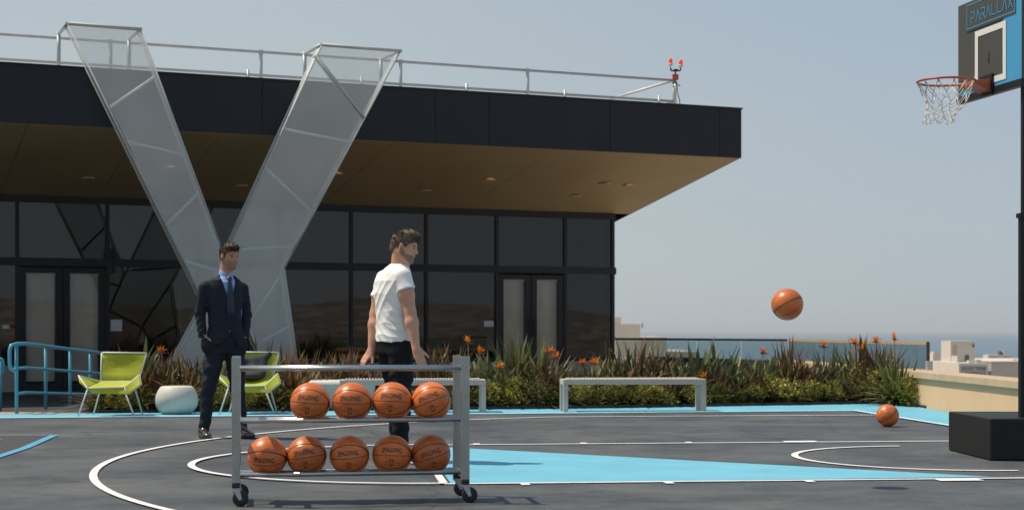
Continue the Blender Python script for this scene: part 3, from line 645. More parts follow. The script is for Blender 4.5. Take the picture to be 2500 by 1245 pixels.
# soffit fixtures
def fixture(name, x, y, lit, lb):
    d = 2.5
    for _ in range(20):                         # find the ray's crossing with the sloping soffit
        s_, z_ = bs(x, y, d); d += (z_ - zs(d)) / (-(ZS1 - ZS0) / DF - .0) * 0 + (0)
        break
    lo, hi = 0.0, DF
    for _ in range(40):
        mid = (lo + hi) / 2; s_, z_ = bs(x, y, mid)
        if z_ > zs(mid): lo = mid
        else: hi = mid
    c = bp(s_, mid, zs(mid) - .004); e = empty(name, c); tag(e, lb, 'ceiling light', 'downlights in the soffit')
    k = MB(); k.lathe([(.075, 0), (.12, 0), (.12, -.018), (.085, -.022), (.075, 0)], n=24, cap=False); k.build('trim', M['lamp_off'], e)
    k = MB(); k.lathe([(.0005, -.006), (.077, -.006), (.077, -.001)], n=24, cap=False); k.build('lens', M['lamp'] if lit else M['lamp_off'], e)
for x, y, lit, lb in ((416, 408, 1, 'glowing amber downlight seen through the left arm of the mesh column'), (822, 423, 1, 'glowing amber downlight just right of the mesh column'),
                      (1196, 438, 1, 'glowing amber downlight in the middle of the soffit'), (1535, 452, 1, 'faintly glowing downlight nearest the right end of the soffit'),
                      (215, 433, 0, 'unlit pale downlight in the soffit left of the mesh column'), (590, 452, 0, 'unlit downlight between the two arms of the mesh column'),
                      (1038, 463, 0, 'unlit pale downlight above the man in the white shirt'), (1405, 477, 0, 'unlit pale downlight above the right double doors'), (1475, 448, 0, 'small unlit fixture between the two rightmost downlights')):
    fixture('ceiling_light', x, y, lit, lb)

# ------------------------------------------------------------------ Y-shaped mesh column
DC = 5.25; DB = 4.95
col = empty('mesh_column', bp(bs(575, 900, DC)[0], DC, 0)); tag(col, 'tall Y-shaped column of grey perforated metal mesh rising past the roof edge', 'column')
def cpart(k, name, m):
    o = k.build(name, m, col); o.matrix_parent_inverse = Matrix.Translation(-col.location); return o
def fpt(x, y, d=DC):
    s_, z_ = bs(x, y, DC); return bp(s_, d, z_)
OUT = [(165, 58), (343, 72), (548, 625), (786, 110), (978, 125), (694, 655), (735, 945), (669, 945), (605, 795), (545, 945), (390, 945), (499, 742)]
SEAM = [((270, 262), (380, 187)), ((310, 345), (455, 380)), ((405, 552), (490, 466)), ((449, 636), (540, 664)), ((770, 135), (890, 290)), ((690, 315), (860, 347)), ((650, 410), (765, 520)),
        ((574, 610), (717, 601)), ((694, 660), (605, 795)), ((636, 838), (716, 790)), ((548, 625), (499, 742)), ((499, 742), (605, 795))]
# each cladding sheet is one part, split along the leg axes
sheets = [[(165, 58), (343, 72), (382, 180), (268, 262)], [(268, 262), (382, 180), (456, 380), (310, 346)], [(310, 346), (456, 380), (489, 467), (405, 552)], [(405, 552), (489, 467), (548, 625), (541, 660), (449, 638)],
          [(449, 638), (541, 660), (548, 625), (605, 795), (499, 742)], [(786, 110), (978, 125), (889, 290), (755, 177)], [(755, 177), (889, 290), (860, 346), (690, 317)], [(690, 317), (860, 346), (765, 523), (648, 408)],
          [(648, 408), (765, 523), (717, 604), (558, 604), (557, 605)], [(557, 605), (717, 604), (694, 655), (605, 795), (548, 625)], [(694, 655), (717, 815), (637, 870), (605, 795)], [(717, 815), (735, 945), (669, 945), (637, 870)], [(499, 742), (605, 795), (545, 945), (390, 945)]]
for sh in sheets:
    k = MB(); k.poly([fpt(*p) for p in sh]); cpart(k, 'mesh_sheet', M['mesh'])
for i in range(len(OUT)):
    p, q = OUT[i], OUT[(i + 1) % len(OUT)]
    if i in (0, 3, 6, 9): continue
    k = MB(); k.poly([fpt(*p), fpt(*q), fpt(*q, DB), fpt(*p, DB)]); cpart(k, 'side_sheet', M['mesh'])
k = MB()
for i in range(len(OUT)):
    p, q = OUT[i], OUT[(i + 1) % len(OUT)]
    k.tube([fpt(*p), fpt(*q)], .030 if i in (0, 3) else .015, n=8)
    if i not in (0, 3, 6, 9): k.tube([fpt(*p, DB), fpt(*q, DB)], .012, n=8)
cpart(k, 'frame', M['pale_tube'])
for i, (p, q) in enumerate(SEAM):
    k = MB(); k.tube([fpt(*p, DC - .035), fpt(*q, DC - .035)], .050 if i == 4 else .028, n=8); cpart(k, 'brace', M['tube'] if i == 4 else M['pale_tube'])
for x, y in ((165, 58), (343, 72), (786, 110), (978, 125)):
    s_, z_ = bs(x, y, DC); k = MB(); k.tube([bp(s_, DC, z_), bp(s_, 4.1, z_ + .02)], .034, n=8); k.tube([bp(s_, 4.1, z_ + .05), bp(s_, 4.1, ZT - .03)], .036, n=8); cpart(k, 'roof_stay', M['tube'])

# ------------------------------------------------------------------ roof rail
DR = 3.3
rail = empty('roof_railing', bp(bs(800, 200, DR)[0], DR, ZT)); tag(rail, 'thin grey two-bar safety railing along the top of the pavilion roof', 'railing')
def rpart(k, name, m=None):
    o = k.build(name, m or M['tube'], rail); o.matrix_parent_inverse = Matrix.Translation(-rail.location); return o
se_, zt_ = bs(1645, 197, DR); zl_ = bs(1645, 248, DR)[1]
for z_, nm in ((zt_, 'top_rail'), (zl_, 'lower_rail')):
    k = MB(); k.tube([bp(SW + 1, DR, z_), bp(se_, DR, z_)], .028, n=8); k.tube([bp(se_, DR, z_), bp(se_, DR - 7, z_)], .026, n=8); rpart(k, nm)
for x in (-560, -100, 270, 637, 978, 1288, 1645):
    s_ = bs(x, 190, DR)[0]; k = MB(); k.tube([bp(s_, DR, ZT - .03), bp(s_, DR, zt_)], .033, n=8); k.box(bp(s_, DR, zt_), (.08, .08, .07)); rpart(k, 'post')
for x in (605, 882, 1138, 1378, 1608):
    s_ = bs(x, 190, DR)[0]; k = MB(); k.tube([bp(s_, DR + .02, ZT - .03), bp(s_, DR + .02, zl_ + .09)], .024, n=8); rpart(k, 'bracket')
# red obstruction beacon
X0, Y0, Z0 = at(1649, 190, bp(se_, DR, 0)[1] - .08)
bc = empty('warning_beacon', (X0, Y0, zl_ - .3)); tag(bc, 'twin red warning beacon on a short pole at the right end of the roof railing', 'beacon')
def beac(k, name, m): o = k.build(name, m, bc); o.matrix_parent_inverse = Matrix.Translation(-bc.location); return o
zz = lambda y: H - (y - HY) / F * Y0
k = MB(); k.tube([(X0, Y0, ZT - .03), (X0, Y0, zz(195))], .022, n=8); k.tube([(X0 - .06, Y0, zz(209)), (X0 + .10, Y0, zz(209))], .02, n=8); beac(k, 'pole', M['tube'])
k = MB(); k.box((X0 + .0, Y0, zz(189)), (.125, .1, .11)); k.tube([(X0, Y0, zz(184)), (X0, Y0, zz(172))], .018); beac(k, 'junction_box', M['red_box'])
k = MB(); k.tube([(X0 - .1, Y0, zz(166)), (X0 - .095, Y0, zz(172)), (X0 - .07, Y0, zz(173.5)), (X0 + .07, Y0, zz(173.5)), (X0 + .1, Y0, zz(173)), (X0 + .11, Y0, zz(167))], .017); k.box((X0 + .01, Y0, zz(172)), (.09, .06, .04)); beac(k, 'arm', M['black_metal'])
for sx, yy in ((-.103, 147), (.112, 150)):
    k = MB(); h0 = zz(yy + 17); k.lathe([(.014, 0), (.042, .03), (.046, .075), (.03, .078)], (X0 + sx, Y0, h0), n=14); beac(k, 'lamp_holder', M['lamp_off'])
    k = MB(); k.lathe([(.040, .078), (.043, .12), (.034, .165), (.012, .185), (.001, .187)], (X0 + sx, Y0, h0), n=16); beac(k, 'lamp', M['red'])
k = MB(); k.tube([(X0 + .03, Y0, zz(200)), (X0 + .04, Y0, zz(225)), (X0 + .09, Y0, zz(245)), (X0 + .11, Y0, ZT)], .009, n=6); beac(k, 'cable', M['black_metal'])

# ------------------------------------------------------------------ distant rooftops
def block(name, lb, m, Y, boxes, cat='building', Z0=-28):
    e = empty(name, ((boxes[0][1] - 1250) / F * Y, Y, Z0)); tag(e, lb, cat); 
    for nm, x0, y0, x1, y1, dy, dp, mm in boxes:
        X0, X1 = (x0 - 1250) / F * (Y + dy), (x1 - 1250) / F * (Y + dy); z1 = H - (y0 - HY) / F * (Y + dy); z0 = Z0 if y1 is None else H - (y1 - HY) / F * (Y + dy)
        k = MB(); k.box(((X0 + X1) / 2, Y + dy + dp / 2, (z0 + z1) / 2), (X1 - X0, dp, z1 - z0))
        o = k.build(nm, mm, e); o.matrix_parent_inverse = Matrix.Translation(-e.location)
    return e
W_, G_, T_, DK = M['city_white'], M['city_grey'], M['city_tan'], M['sign_text']
b1 = block('city_building', 'white rooftop with a tall stair block seen over the right parapet', W_, 235, [('wall', 2341, 886, 2412, None, 0, 17, W_), ('stair_tower', 2321, 832, 2380, None, 8, 5.4, W_), ('parapet_block', 2337, 869, 2341.5, 887, 4, 3.2, W_),
     ('door', 2327, 841, 2336, 866, 7.9, .1, T_), ('door', 2356, 866, 2366, 884, 7.9, .1, DK), ('vent', 2374, 840, 2379, 847, 7.85, .2, DK), ('roof_box', 2384, 878, 2395, 887, 2, 1.5, T_), ('roof_box', 2366, 880, 2380, 887, 1.5, 1.5, W_), ('window', 2401, 920, 2411, 930, -.08, .1, DK)])
b2 = block('city_building', 'long low grey roof with a pale edge between the sign wall and the hoop pole', G_, 243, [('wall', 2420, 884, 2640, None, 0, 26, G_), ('roof_edge', 2420, 881.5, 2640, 884, -.2, 26.4, W_), ('roof_unit', 2474, 876, 2484, 882, 6, 2, W_)])
b3 = block('city_building', 'tan rooftop block with round vents beside the hoop pole', T_, 280, [('wall', 2413, 866, 2471, None, 0, 3.2, W_), ('roof_unit', 2440, 857, 2447, 866, 1, 1, DK), ('roof_unit', 2449, 855, 2456, 866, 1, 1, W_), ('window', 2425, 872, 2433, 879, -.08, .1, G_), ('window', 2452, 872, 2460, 879, -.08, .1, G_)])
b4 = block('city_building', 'small tan rooftop left of the white stair block', T_, 330, [('wall', 2278, 862, 2297, None, 0, 5, W_), ('roof_unit', 2281, 858, 2291, 862, 1, 3, G_)])
b5 = block('city_building', 'cream building rising above the handrail beside the pavilion', W_, 210, [('wall', 1440, 791, 1563, None, 0, 25, W_), ('roof_box', 1494, 774, 1516, 791, 5, 3, W_), ('vent', 1566, 788, 1570, 800, 1, .4, G_), ('side_wing', 1540, 822, 1628, None, 9, 20, W_), ('low_roof', 1540, 858, 1700, None, 30, 30, T_)])
# painted sign on the grey building
YS = 234.85
sg = empty('leasing_sign', at(2375, 930, YS)); tag(sg, 'grey painted sign reading SHORT TERM LEASING on the white rooftop wall', 'sign')
k = MB(); a_ = at(2345, 893, YS); b_ = at(2409, 930, YS); k.box(((a_[0] + b_[0]) / 2, YS, (a_[2] + b_[2]) / 2), (b_[0] - a_[0], .1, a_[2] - b_[2])); o = k.build('board', M['sign_grey'], sg); o.matrix_parent_inverse = Matrix.Translation(-sg.location)
for txt, yc, size in (('SHORT TERM', 900, .72), ('LEASING', 914, 1.0)):
    v, f = text_mesh(txt, size, .02); wd = max(p[0] for p in v) - min(p[0] for p in v); k = MB(); c = at(2377, yc, YS - .07)
    sc = (58 / F * YS) / wd
    for ff in f: k.poly([(c[0] + v[i][0] * sc, c[1], c[2] + v[i][1] * sc * 1.1) for i in ff])
    o = k.build('lettering', M['sign_text'], sg); o.matrix_parent_inverse = Matrix.Translation(-sg.location)

# ------------------------------------------------------------------ basketballs
def sphere(k, r, n=48, mrows=28):
    rows = []
    for i in range(mrows + 1):
        t = PI * i / mrows; rr = max(r * math.sin(t), 1e-4)
        rows.append([(rr * math.cos(2*PI*j/n), rr * math.sin(2*PI*j/n), -r * math.cos(t)) for j in range(n)])
    k.grid(rows, closed=True)
BR = .1195
def on_ball(x, z, r=BR + .0009):
    lon, lat = x / BR, z / BR
    return (r * math.sin(lon) * math.cos(lat), -r * math.cos(lon) * math.cos(lat), r * math.sin(lat))
txt_v, txt_f = text_mesh('SPALDING', .036, .0011)
def clipgrid(k, fn, n=6):                        # subdivided patch laid on the ball
    k.grid([[fn(i / n, j / n) for j in range(n + 1)] for i in range(n + 1)])
def make_ball(parts=True):
    k = MB(); sphere(k, BR); b = k.build('basketball', M['ball'])
    if parts:
        k = MB(); hw = max(abs(p[0]) for p in txt_v)
        for f in txt_f:
            k.poly([on_ball(txt_v[i][0] * .066 / hw, .034 + txt_v[i][1] * (1 + .25 * (abs(txt_v[i][0]) / hw)**2) - .006 * (txt_v[i][0] / hw)**2) for i in f])
        k.build('lettering', M['ball_ink'], b)
        k = MB()                                  # oblong emblem with a pale figure left open in the middle
        def bar(x0, z0, x1, z1): clipgrid(k, lambda a, c: on_ball(x0 + (x1 - x0) * a, z0 + (z1 - z0) * c), 3)
        bar(-.0125, -.066, -.0075, -.022); bar(.0085, -.064, .0125, -.024); bar(-.007, -.0265, .001, -.022); bar(.0015, -.036, .008, -.022); bar(-.007, -.0665, .0005, -.052); bar(.0045, -.066, .008, -.055)
        k.build('emblem', M['ball_ink'], b)
        for x0, sgn in ((-.052, 1), (.020, -1)):
            k = MB(); L_ = .030; pts = [(x0 + L_ * i / 14, -.041 + .0026 * math.sin(i * (2.1 if sgn > 0 else 2.9))) for i in range(15)]
            k.grid([[on_ball(px, pz - .0012) for px, pz in pts], [on_ball(px, pz + .0012) for px, pz in pts]])
            k.build('small_print', M['ball_ink'], b)
    return b
RO = Vector((-.973, 9.646, 0)); RA = math.radians(9.1); RX = Vector((math.cos(RA), math.sin(RA), 0)); RY = Vector((-math.sin(RA), math.cos(RA), 0))
ball0 = make_ball(); first = True
def place_ball(loc, rot, lb, scale=1, group=None, src=None):
    global first
    b = ball0 if first else copy_tree(src or ball0); first = False
    b.location = loc; b.rotation_euler = rot; b.scale = (scale,) * 3; tag(b, lb, 'basketball')
    if group: b['group'] = group
    return b
ordn = ['leftmost', 'second', 'third', 'rightmost']
for i, (x, ry, pit) in enumerate(((757, 4, 0), (859.5, 1, 3), (957.5, 2, -4), (1053, -22, -2))):
    k_ = (x - 1250) / F; s_ = (k_ * RO.y - RO.x) / (RX.x - k_ * RX.y); p = RO + RX * s_
    place_ball((p.x, p.y, .592), (R_(pit), R_(ry), RA * .3 - .06), ['orange basketball at the left end of the rack\'s top shelf', 'orange basketball second from the left on the rack\'s top shelf', 'orange basketball third from the left on the rack\'s top shelf', 'orange basketball with tilted lettering at the right end of the rack\'s top shelf'][i], group='basketballs on the rack')
for i, (x, ry, pit) in enumerate(((652, 3, 24), (748.5, -8, 2), (853, -5, 6), (957, 2, -2), (1052, -17, 8))):
    k_ = (x - 1250) / F; s_ = (k_ * RO.y - RO.x) / (RX.x - k_ * RX.y); p = RO + RX * s_
    place_ball((p.x, p.y, .273), (R_(pit), R_(ry), RA * .3 - .05 + .02 * i), ['orange basketball half in sun at the left end of the rack\'s bottom shelf', 'orange basketball second from the left on the rack\'s bottom shelf, touching its left neighbour', 'shaded orange basketball in the middle of the rack\'s bottom shelf', 'shaded orange basketball fourth from the left on the rack\'s bottom shelf', 'shaded orange basketball with tilted lettering at the right end of the rack\'s bottom shelf'][i], group='basketballs on the rack')
gb = gp(2167, 1041); place_ball((gb[0], gb[1], BR), (R_(25), R_(35), R_(160)), 'orange basketball lying on the court near the right corner')
fy = 10.56; fx, _, fz = at(1922, 743, fy)
place_ball((fx, fy, fz), (R_(-35), R_(28), R_(175)), 'orange basketball in mid-air to the left of the hoop', scale=.876)

# ------------------------------------------------------------------ ball rack
rk = empty('ball_rack', RO, RA); tag(rk, 'silver metal ball rack on four castor wheels holding two rows of basketballs', 'ball rack')
HL, HD = .672, .20; TOPZ = .868; BOTZ = .135
for sx in (-1, 1):
    for sy in (-1, 1):
        k = MB(); k.box((sx * HL, sy * HD, (TOPZ + BOTZ) / 2), (.050, .026, TOPZ - BOTZ)); k.build('post', M['rack'], rk, bevel=.004)
    for z_ in (.795, .472, .158):
        k = MB(); k.box((sx * HL, 0, z_), (.030, 2 * HD - .034, .030)); k.build('cross_bar', M['rack'], rk, bevel=.003)
k = MB(); k.tube([(-HL + .018, -.17, .797), (HL - .018, -.17, .797)], .0145, n=14); k.build('top_rail', M['rack'], rk)
k = MB(); k.tube([(-HL + .018, .17, .797), (HL - .018, .17, .797)], .0145, n=14); k.build('top_rail', M['rack'], rk)
for z_ in (.488, .172):
    for sy in (-1, 1):
        k = MB(); k.tube([(-HL + .018, sy * .088, z_), (HL - .018, sy * .088, z_)], .0145, n=14); k.build('shelf_rail', M['rack'], rk)
for sx in (-1, 1):
    for sy in (-1, 1):
        cx, cy = sx * HL, sy * HD; tr = .026
        k = MB(); k.box((cx, cy, .122), (.046, .046, .026)); hs = k.build('castor', M['rubber'], rk, bevel=.003)
        k = MB(); k.box((cx, cy, .104), (.05, .05, .008))
        for s2 in (-1, 1):
            k.hexa([(cx - .022, cy + s2 * .019 - .0015, .100), (cx + .022, cy + s2 * .019 - .0015, .100), (cx + .022, cy + s2 * .019 + .0015, .100), (cx - .022, cy + s2 * .019 + .0015, .100)][::1] and
                   [(cx + tr - .009, cy + s2 * .019 - .0015, .038), (cx + tr + .009, cy + s2 * .019 - .0015, .038), (cx + tr + .009, cy + s2 * .019 + .0015, .038), (cx + tr - .009, cy + s2 * .019 + .0015, .038),
                    (cx - .020, cy + s2 * .019 - .0015, .102), (cx + .022, cy + s2 * .019 - .0015, .102), (cx + .022, cy + s2 * .019 + .0015, .102), (cx - .020, cy + s2 * .019 + .0015, .102)])
        k.build('fork', M['chrome'], hs)
        k = MB(); T = lambda p, cx=cx, cy=cy: (cx + tr + p[0], cy + p[2], .0465 + p[1])
        k.lathe([(.012, -.013), (.040, -.014), (.0465, -.010), (.0465, .010), (.040, .014), (.012, .013)], n=28, T=T); k.build('wheel', M['rubber'], hs)
        k = MB(); k.lathe([(.001, -.022), (.008, -.022), (.008, .022), (.001, .022)], n=12, T=T); k.build('axle', M['chrome'], hs)

# ------------------------------------------------------------------ hoop
BC = Vector((3.905, 13.16, 0)); bd = Vector((-.196, .981, 0)); bn = Vector((-.981, -.196, 0))       # far direction along the board, and its face normal
hp = empty('basketball_hoop', (4.5, 13.1, 0)); tag(hp, 'basketball hoop with a black and blue backboard on a padded black base', 'basketball hoop')
def hpart(k, name, m, bevel=0, parent=None):
    o = k.build(name, m, parent or hp, bevel=bevel)
    if not parent: o.matrix_parent_inverse = Matrix.Translation(-hp.location)
    return o
ZB0, ZB1, HWB = 2.952, 3.775, .535
def bpt(p, z, d=0.0): v = BC + bd * p + bn * d; return (v.x, v.y, z)
def upx(x, y):                                   # pixel to board coordinates
    k_ = (x - 1250) / F; p = (k_ * BC.y - BC.x) / (bd.x - k_ * bd.y); Y = BC.y + bd.y * p
    return p, H - (y - HY) / F * Y
def slab(k, pts, d0, d1):
    n_ = len(pts); b_ = len(k.v); k.v += [bpt(p, z, d0) for p, z in pts] + [bpt(p, z, d1) for p, z in pts]; k.c += [(1, 1, 1)] * (2 * n_)
    k.f.append(tuple(b_ + i for i in range(n_))); k.f.append(tuple(b_ + n_ + i for i in reversed(range(n_)))); k.sm += [False, False]
    for i in range(n_): j = (i + 1) % n_; k.f.append((b_ + i, b_ + n_ + i, b_ + n_ + j, b_ + j)); k.sm.append(False)
k = MB(); slab(k, [(-HWB, ZB0), (HWB, ZB0), (HWB, ZB1), (-HWB, ZB1)], -.03, 0); bb = hpart(k, 'backboard', M['board_dark'])
k = MB(); pl = [upx(2343, 262), upx(2455, 42), (-.30, ZB1), (-HWB, ZB1), (-HWB, ZB0), (HWB, ZB0)]
pl = [(-HWB, ZB0 + .05), (HWB - .03, ZB0 + .05), upx(2372, 200), upx(2457, 36), upx(2482, 27), (upx(2482, 27)[0], ZB1 - .004), (-HWB, ZB1 - .004)]
slab(k, pl, .0005, .004); hpart(k, 'blue_panel', M['board_blue'], parent=bb)
def frame4(k, p0, p1, z0, z1, t, d0, d1):
    lo_, hi_ = min(p0, p1), max(p0, p1)
    slab(k, [(lo_, z0), (lo_ + t, z0), (lo_ + t, z1), (lo_, z1)], d0, d1); slab(k, [(hi_ - t, z0), (hi_, z0), (hi_, z1), (hi_ - t, z1)], d0, d1)
    slab(k, [(lo_ + t, z0), (hi_ - t, z0), (hi_ - t, z0 + t), (lo_ + t, z0 + t)], d0, d1); slab(k, [(lo_ + t, z1 - t), (hi_ - t, z1 - t), (hi_ - t, z1), (lo_ + t, z1)], d0, d1)
k = MB(); slab(k, [(-HWB - .01, ZB0 - .01), (HWB + .01, ZB0 - .01), (HWB + .01, ZB0 + .045), (-HWB - .01, ZB0 + .045)], -.04, .012); hpart(k, 'bottom_frame', M['black_metal'], parent=bb)
p0, zt1 = upx(2382.5, 78); p1, zt2 = upx(2458, 51); zb = upx(2458, 193)[1]; zt = (zt1 + zt2) / 2
k = MB(); slab(k, [(p1 + .03, zb + .03), (p0 - .03, zb + .03), (p0 - .03, zt - .03), (p1 + .03, zt - .03)], .0045, .0055); hpart(k, 'target_field', M['board_dark'], parent=bb)
k = MB(); frame4(k, p0, p1, zb, zt, .05, .006, .009); hpart(k, 'target_square', M['board_white'], parent=bb)
# sign panel with its blue outline and stroke lettering
sp0, sp1 = upx(2361, 50)[0], upx(2482, 27)[0]; sz0 = upx(2364, 79)[1]; sz1 = ZB1 - .015
k = MB(); slab(k, [(sp1, sz0 + .0), (sp0, sz0 + .0), (sp0, sz1), (sp1, sz1)], .0045, .007); hpart(k, 'sign_panel', M['board_dark'], parent=bb)
k = MB(); frame4(k, sp0 - .012, sp1 + .012, sz0 + .018, sz1 - .012, .008, .0075, .0095); hpart(k, 'sign_outline', M['board_blue'], parent=bb)
LT = {'P': [[(0, 0), (0, .62)], [(0, 1), (.75, 1), (1, .85), (1, .55), (.75, .42), (.25, .42)]], 'A': [[(0, 0), (.5, 1), (1, 0)]], 'R': [[(0, 0), (0, .62)], [(0, 1), (.75, 1), (1, .85), (1, .6), (.75, .45), (.3, .45)], [(.5, .42), (1, 0)]],
      'L': [[(0, 1), (0, 0), (.9, 0)]], 'X': [[(0, 0), (.42, .42)], [(.58, .58), (1, 1)], [(0, 1), (1, 0)]]}
k = MB(); wlet = 'PARALLAX'; tx0 = upx(2373, 40)[0]; tx1 = upx(2475, 10)[0]; adv = (tx1 - tx0) / (len(wlet) - .3); lh = .088; lz = upx(2375, 43.7)[1] - lh / 2
for i, ch in enumerate(wlet):
    for st in LT[ch]:
        for (a_, b_), (c_, d_) in zip(st[:-1], st[1:]):
            P0 = Vector((tx0 + adv * (i + a_ * .68), lz + b_ * lh)); P1 = Vector((tx0 + adv * (i + c_ * .68), lz + d_ * lh)); t = (P1 - P0).normalized() * .0042; n_ = Vector((-t.y, t.x))
            slab(k, [tuple(P0 - t + n_), tuple(P1 + t + n_), tuple(P1 + t - n_), tuple(P0 - t - n_)], .0075 + .0004 * i, .0095 + .0004 * i)
hpart(k, 'lettering', M['board_blue'], parent=bb)
# rim, bracket and net
RC = Vector((3.536, 13.09, 3.045)); RR = .228
k = MB(); k.tube([RC + Vector((RR * math.cos(t), RR * math.sin(t), 0)) for t in np.linspace(0, 2 * PI, 49)], .0095, n=10, cap=False); rim = hpart(k, 'rim', M['rim'])
k = MB(); nv = (BC - Vector((RC.x, RC.y, 0)) ); f3 = bn * -1
e0 = RC + f3 * (RR - .01); e1 = Vector(bpt(0, RC.z, .02)); sd = bd
for (za, zb_) in ((-.075, .012),):
    P_ = lambda c, s_, z_: tuple(Vector((c.x, c.y, RC.z + z_)) + sd * s_)
    k.hexa([P_(e0 - f3 * .03, .13, -.03), P_(e0 - f3 * .03, -.13, -.03), P_(e1, -.085, -.085), P_(e1, .085, -.085), P_(e0 - f3 * .03, .13, .002), P_(e0 - f3 * .03, -.13, .002), P_(e1, -.085, .02), P_(e1, .085, .02)])
hpart(k, 'rim_bracket', M['rim'], bevel=.004, parent=rim)
k = MB(); c_ = Vector(bpt(0, RC.z - .02, .012)); k.hexa([bpt(-.10, RC.z - .11, .006), bpt(.10, RC.z - .11, .006), bpt(.10, RC.z - .11, .03), bpt(-.10, RC.z - .11, .03), bpt(-.10, RC.z + .06, .006), bpt(.10, RC.z + .06, .006), bpt(.10, RC.z + .06, .03), bpt(-.10, RC.z + .06, .03)]); hpart(k, 'mounting_plate', M['black_metal'], parent=rim)
k = MB(); rn = random.Random(5)
for j in range(12):
    t = 2 * PI * j / 12; c0 = RC + Vector((RR * math.cos(t), RR * math.sin(t), 0)); k.tube([c0 + Vector((0, 0, .004)), c0 + Vector((0, 0, -.03)), c0 + Vector((-.012*math.cos(t), -.012*math.sin(t), -.032))], .0035, n=6)
hpart(k, 'net_hooks', M['tube'], parent=rim)
k = MB(); lv = [(0, .222), (-.09, .185), (-.172, .150), (-.228, .128), (-.28, .118), (-.322, .122)]; nn = 12
def npt(l, j):
    z_, r_ = lv[l]; t = 2 * PI * (j + (.5 if l % 2 else 0)) / nn; sw = Vector((-.012 * l, 0, 0)) if l > 2 else Vector((0, 0, 0))
    return RC + Vector((r_ * math.cos(t) + .006 * math.sin(j * 2.3 + l), r_ * math.sin(t), z_ - .012 + .007 * math.sin(j * 1.7 + l * 2))) + sw
for l in range(len(lv) - 1):
    for j in range(nn):
        a_ = npt(l, j); o2 = j if l % 2 == 0 else j + 1
        for q in (npt(l + 1, o2 % nn if l % 2 == 0 else (j + 1) % nn), npt(l + 1, (j - 1) % nn if l % 2 == 0 else j)):
            md = (a_ + q) / 2 + Vector((rn.uniform(-.004, .004), rn.uniform(-.004, .004), -.006)); k.tube([a_, md, q], .0032 if l else .0042, n=5)
hpart(k, 'net', M['net'], parent=rim)
# post, arm and base
k = MB(); k.box((4.100, 12.735, 1.13), (.155, .07, 1.6)); k.box((4.108, 12.735, 2.62), (.135, .06, 1.36)); k.box((4.100, 12.735, 1.93), (.18, .10, .035)); hpart(k, 'pole', M['black_metal'])
k = MB(); k.tube([(4.10, 12.78, 3.22), bpt(0, 3.25, -.035)], .045, square=True); k.tube([(4.10, 12.78, 3.10), bpt(0, 3.62, -.035)], .03, square=True); k.tube([bpt(-.4, 3.3, -.045), bpt(.4, 3.3, -.045)], .02, square=True); hpart(k, 'support_arm', M['black_metal'])
k = MB(); k.hexa([(3.745, 12.59, .003), (5.3, 12.55, .003), (5.3, 13.65, .003), (3.715, 13.68, .003), (3.745, 12.59, .333), (5.3, 12.55, .333), (5.3, 13.65, .333), (3.715, 13.68, .333)]); hpart(k, 'base', M['black_box'], bevel=.012)

# ------------------------------------------------------------------ benches, stools, chairs, handrail
def make_bench():
    e = empty('metal_bench', (0, 0, 0)); W, D, Z = 1.80, .40, .405
    k = MB(); k.box((0, -D/2 + .03, Z - .033), (W, .06, .066)); k.box((0, D/2 - .03, Z - .033), (W, .06, .066)); k.box((-W/2 + .03, 0, Z - .033), (.06, D - .12, .066)); k.box((W/2 - .03, 0, Z - .033), (.06, D - .12, .066)); k.build('frame', M['bench'], e, bevel=.004)
    k = MB(); n_ = 46
    for i in range(n_): k.box((-W/2 + .06 + (i + .5) * (W - .12) / n_, 0, Z + .004), ((W - .12) / n_ * .62, D - .05, .016))
    k.build('seat', M['bench'], e, bevel=.003)
    for sx in (-1, 1):
        for sy in (-1, 1): k = MB(); k.box((sx * (W/2 - .03), sy * (D/2 - .03), (Z - .067) / 2), (.06, .06, Z - .067)); k.build('leg', M['bench'], e, bevel=.003)
    return e
bn0 = make_bench()
c0 = gp(1724, 1005.5); c1 = gp(1378, 1006); mid = ((c0[0] + c1[0]) / 2, (c0[1] + c1[1]) / 2)
bn0.location = (mid[0] - .02, mid[1] + .20, .004); bn0.rotation_euler = (0, 0, .085); tag(bn0, 'silver metal bench right of centre, fully in view in front of the shrubs', 'bench', 'metal benches by the planting bed')
b2_ = copy_tree(bn0); c0 = gp(1181, 1007.5); c1 = gp(836, 1009); mid = ((c0[0] + c1[0]) / 2, (c0[1] + c1[1]) / 2)
b2_.location = (mid[0] - .02, mid[1] + .20, .004); tag(b2_, 'silver metal bench partly hidden behind the ball rack and the white-shirted man', 'bench')

X_, Y_ = gp(421, 1013); k = MB(); pr = [(.12, 0), (.165, .004), (.215, .04), (.250, .10), (.262, .165), (.252, .23), (.222, .29), (.198, .322), (.186, .334), (.165, .338), (.02, .336)]
k.lathe(pr, n=64); o = k.build('round_stool', M['cream'], loc=(X_, Y_ + .24, .004)); tag(o, 'squat round white stool between the left lime chair and the man in the suit', 'stool')
k = MB(); k.hexa([(-.40, -.25, 0), (.40, -.25, 0), (.40, .25, 0), (-.40, .25, 0), (-.44, -.27, .375), (.44, -.27, .375), (.44, .27, .375), (-.44, .27, .375)])
Y_ = 20.75; o = k.build('cream_pouffe', M['cream'], bevel=.07, loc=((834 - 1250) / F * Y_, Y_, .004), rz=.1); o.modifiers['bevel'].segments = 5; tag(o, 'cream moulded block seat standing behind the left end of the left bench', 'seat')
for p in o.data.polygons: p.use_smooth = True

